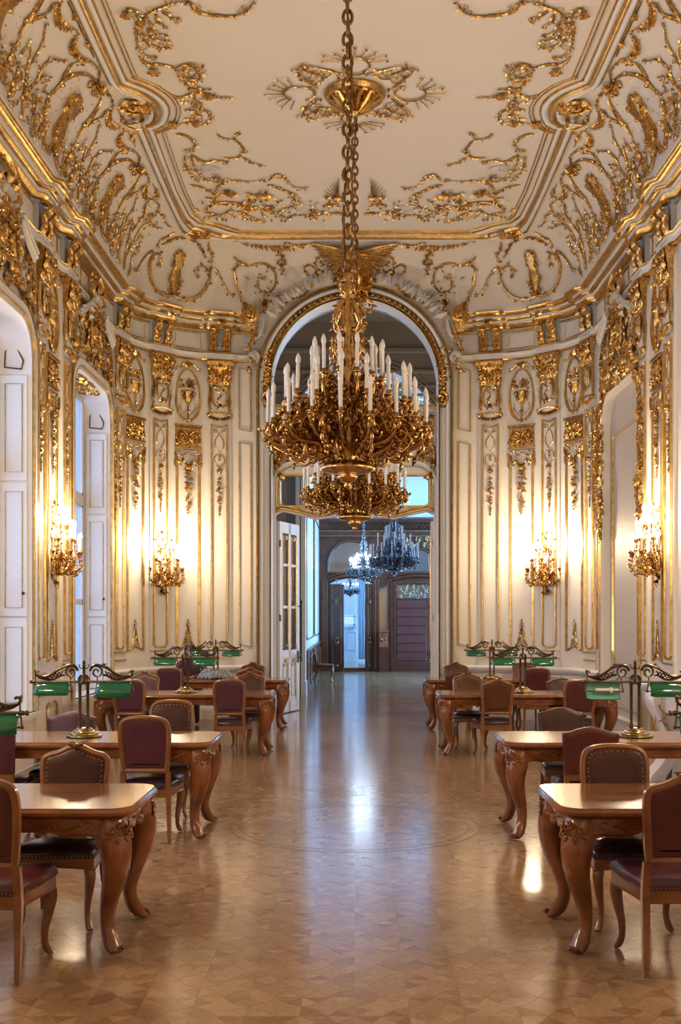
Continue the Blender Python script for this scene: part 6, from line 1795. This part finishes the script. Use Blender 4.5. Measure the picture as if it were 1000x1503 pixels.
# white and gold mantelpiece on the right wall
mp = empty('mantelpiece', (XW, 11.35, 0)); tag(mp, 'white mantelpiece with gold scrolls at the right picture edge', 'mantelpiece')
g = G(); g.prismz([(0, -.95), (-.46, -.95), (-.60, -.80), (-.62, 0), (-.60, .80), (-.46, .95), (0, .95)], 1.06, 1.13)
g.prismz([(0, -.90), (-.42, -.90), (-.55, -.76), (-.57, 0), (-.55, .76), (-.42, .90), (0, .90)], 1.0, 1.06); place(g.mesh('shelf', M['white'], True, 30), 'shelf', mp)
for sy in (-1, 1):
    g = G(); P = crom([(.52, 1.0), (.55, .86), (.47, .66), (.40, .45), (.44, .22), (.56, .06), (.58, .0)], 4); S = crom([(.10, .14), (.11, .15), (.10, .14), (.09, .13), (.09, .13), (.11, .14), (.11, .14)], 4)
    rings = [[(-o + a * c, sy * .70 + b * d, z) for c, d in ((-1, -.7), (-.7, -1), (.7, -1), (1, -.7), (1, .7), (.7, 1), (-.7, 1), (-1, .7))] for (o, z), (a, b) in zip(P, S)]
    g.loft(rings); g.bx(-.42, 0, sy * .70 - .13, sy * .70 + .13, 0, 1.0)
    j = place(g.mesh('jamb', M['white'], True, 40), 'jamb', mp)
    g = G(); rn = random.Random(4); h = G()
    vine(h, [(.02, .92), (.08, .84), (.02, .74), (-.06, .66), (.02, .56), (.06, .42)], .010, .007, 0, .05, .045, rn); vine(h, [(-.06, .9), (-.08, .8), (-.03, .72)], .008, .006, 0, .05, .04, rn)
    place(h.mapped(lambda x, y, z: np.stack([-.48 + x, np.full(len(x), sy * .70 - .15) - y, z], 1)).mesh('gilt_scroll', M['goldline']), 'gilt_scroll', j)
    place(h.mapped(lambda x, y, z: np.stack([-.60 + .12 * np.maximum(0, .8 - z) - y, sy * .70 + x, z], 1)).mesh('gilt_scroll', M['goldline']), 'gilt_scroll', j)
g = G(); g.bx(-.50, 0, -.58, .58, .74, 1.0); g.bx(-.06, 0, -.58, .58, 0, .74); place(g.mesh('frieze', M['white'], False), 'frieze', mp)

# person reading at the farthest left table, mostly hidden by lamp and chairs
def skin_body(name, joints, edges, parent, m, levels=2):
    me = bpy.data.meshes.new(name); me.from_pydata([j[0] for j in joints], edges, [])
    o = bpy.data.objects.new(name, me); COL.objects.link(o)
    md = o.modifiers.new('skin', 'SKIN'); md.use_smooth_shade = True
    for v, j in zip(me.skin_vertices[0].data, joints): v.radius = (j[1], j[2] if len(j) > 2 else j[1])
    me.skin_vertices[0].data[0].use_root = True
    sb = o.modifiers.new('sub', 'SUBSURF'); sb.levels = levels; sb.render_levels = levels
    me.materials.append(m); o.parent = parent
    return o
pr = empty('person', (-2.72, 18.48, 0), PI); tag(pr, 'person in a mauve shirt bent over the farthest left table', 'person')
# local: facing +y (towards the table)
J = [((0, -.06, .52), .15, .13), ((0, -.03, .70), .15, .11), ((0, .06, .88), .17, .12), ((0, .13, 1.0), .12, .10), ((0, .19, 1.06), .06),
     ((-.18, .12, 1.0), .065), ((-.25, .22, .84), .048), ((-.16, .42, .80), .036), ((-.10, .50, .80), .03),
     ((.18, .12, 1.0), .065), ((.25, .22, .84), .048), ((.16, .42, .80), .036), ((.10, .50, .80), .03),
     ((-.10, .06, .50), .085), ((-.12, .34, .49), .06), ((-.12, .33, .25), .05), ((-.12, .26, .07), .04), ((-.12, .34, .04), .035),
     ((.10, .06, .50), .085), ((.12, .34, .49), .06), ((.12, .33, .25), .05), ((.12, .26, .07), .04), ((.12, .34, .04), .035)]
E = [(0, 1), (1, 2), (2, 3), (3, 4), (3, 5), (5, 6), (6, 7), (7, 8), (3, 9), (9, 10), (10, 11), (11, 12), (0, 13), (13, 14), (14, 15), (15, 16), (16, 17), (0, 18), (18, 19), (19, 20), (20, 21), (21, 22)]
skin_body('body', J, E, pr, M['shirt'])
hd = skin_body('head', [((0, .25, 1.10), .055), ((0, .27, 1.16), .075, .085), ((0, .29, 1.22), .078, .092), ((0, .28, 1.28), .05, .06)], [(0, 1), (1, 2), (2, 3)], pr, M['skin'])
g = G(); g.ball((0, .375, 1.16), .014, 6, 4); g.tube([(-.022, .362, 1.125), (.022, .362, 1.125)], .006, 5)
for sx in (-1, 1): g.ball((sx * .028, .365, 1.20), .010, 6, 4); g.ball((sx * .078, .28, 1.18), .02, 6, 4, 1.5)
place(g.mesh('face', M['skin']), 'face', hd)
g = G(); g.lathe([(.004, 1.10), (.070, 1.12), (.096, 1.18), (.099, 1.24), (.08, 1.30), (.04, 1.33), (.004, 1.335)], 12, (0, .255, 0)); place(g.mesh('hair', M['hair']), 'hair', hd)
for sx in (-1, 1):
    hj = [((sx * .10, .50, .80), .026, .018), ((sx * .08, .56, .797), .030, .012)]; he = [(0, 1)]
    for k in range(4):
        x = sx * (.08 - .030 + .018 * k); b = len(hj); hj += [((x, .60, .797), .008), ((x, .63 + .004 * (1.5 - abs(k - 1.5)), .793), .007), ((x, .65 + .006 * (1.5 - abs(k - 1.5)), .790), .006)]; he += [(1, b), (b, b + 1), (b + 1, b + 2)]
    b = len(hj); hj += [((sx * .055, .545, .795), .009), ((sx * .035, .575, .792), .007)]; he += [(0, b), (b, b + 1)]
    skin_body('hand', hj, he, pr, M['skin'], 1)
# crumpled bundle at the foot of the farthest left lamp
g = G(); rn = random.Random(2)
for k in range(26):
    a = 2 * PI * k / 26 + rn.uniform(-.1, .1); r = rn.uniform(.24, .31)
    P = [(.20 * math.cos(a), .20 * math.sin(a), .03), (.19 * math.cos(a + .1), .19 * math.sin(a + .1), rn.uniform(.09, .15)), (r * .85 * math.cos(a + .2), r * .7 * math.sin(a + .2), rn.uniform(.03, .05)), (r * math.cos(a + .15), r * .8 * math.sin(a + .15), .016)]
    g.tube(crom(P, 3), [.022] * 3 + [.026] * 4 + [.014] * 3, 6)
tag(g.obj('cloth_bundle', M['cloth'], loc=(-2.23, 17.7, TH)), 'crumpled grey bundle around the foot of the farthest left lamp', 'bundle')

g = G(); g.box((0, 0, .045), (.13, .07, .09)); g.box((0, -.036, .045), (.09, .01, .06))
tag(g.obj('speaker', M['black'], loc=(2.10, 19.05, 7.021), smooth=False), 'small black speaker box on the cornice ledge right of the arch', 'speaker')

# the next piers towards the camera, as on the piers in view: panelling and a sconce, carried by the walls themselves
def pier(sg, yc):
    for s in (s_of_y(yc - .6), s_of_y(yc + .6)):
        for n in ('pilaster', 'console_block', 'console', 'capital', 'cartouche', 'cartouche_gilding', 'shaft_frame', 'shaft_strapwork'): put(n, n, s, sg)
    for n in ('oval_frame', 'flower_urn', 'relief_square', 'drapery_drop', 'gilded_stile', 'trellis_foot', 'dado_scroll'): put(n, n, s_of_y(yc), sg)
    m = wframe(s_of_y(yc), sg, 2.22, .03)
    r = place(SCB, 'sconce_backplate', WALLS[sg], mw=m)
    for (R, z), degs in (((.33, .36), (12, 50, 90, 130, 168)), ((.25, .52), (25, 70, 110, 155)), ((.17, .70), (40, 90, 140))):
        for d in degs:
            a = math.radians(d); place(SA[(R, z)], 'sconce_branch', r, (0, .05, 0), a)
            p = (R * math.cos(a), .05 + R * math.sin(a), z); place(CANDW, 'candle', r, p); place(BULBW, 'bulb', r, p)
for sg in (-1, 1): pier(sg, 9.88)
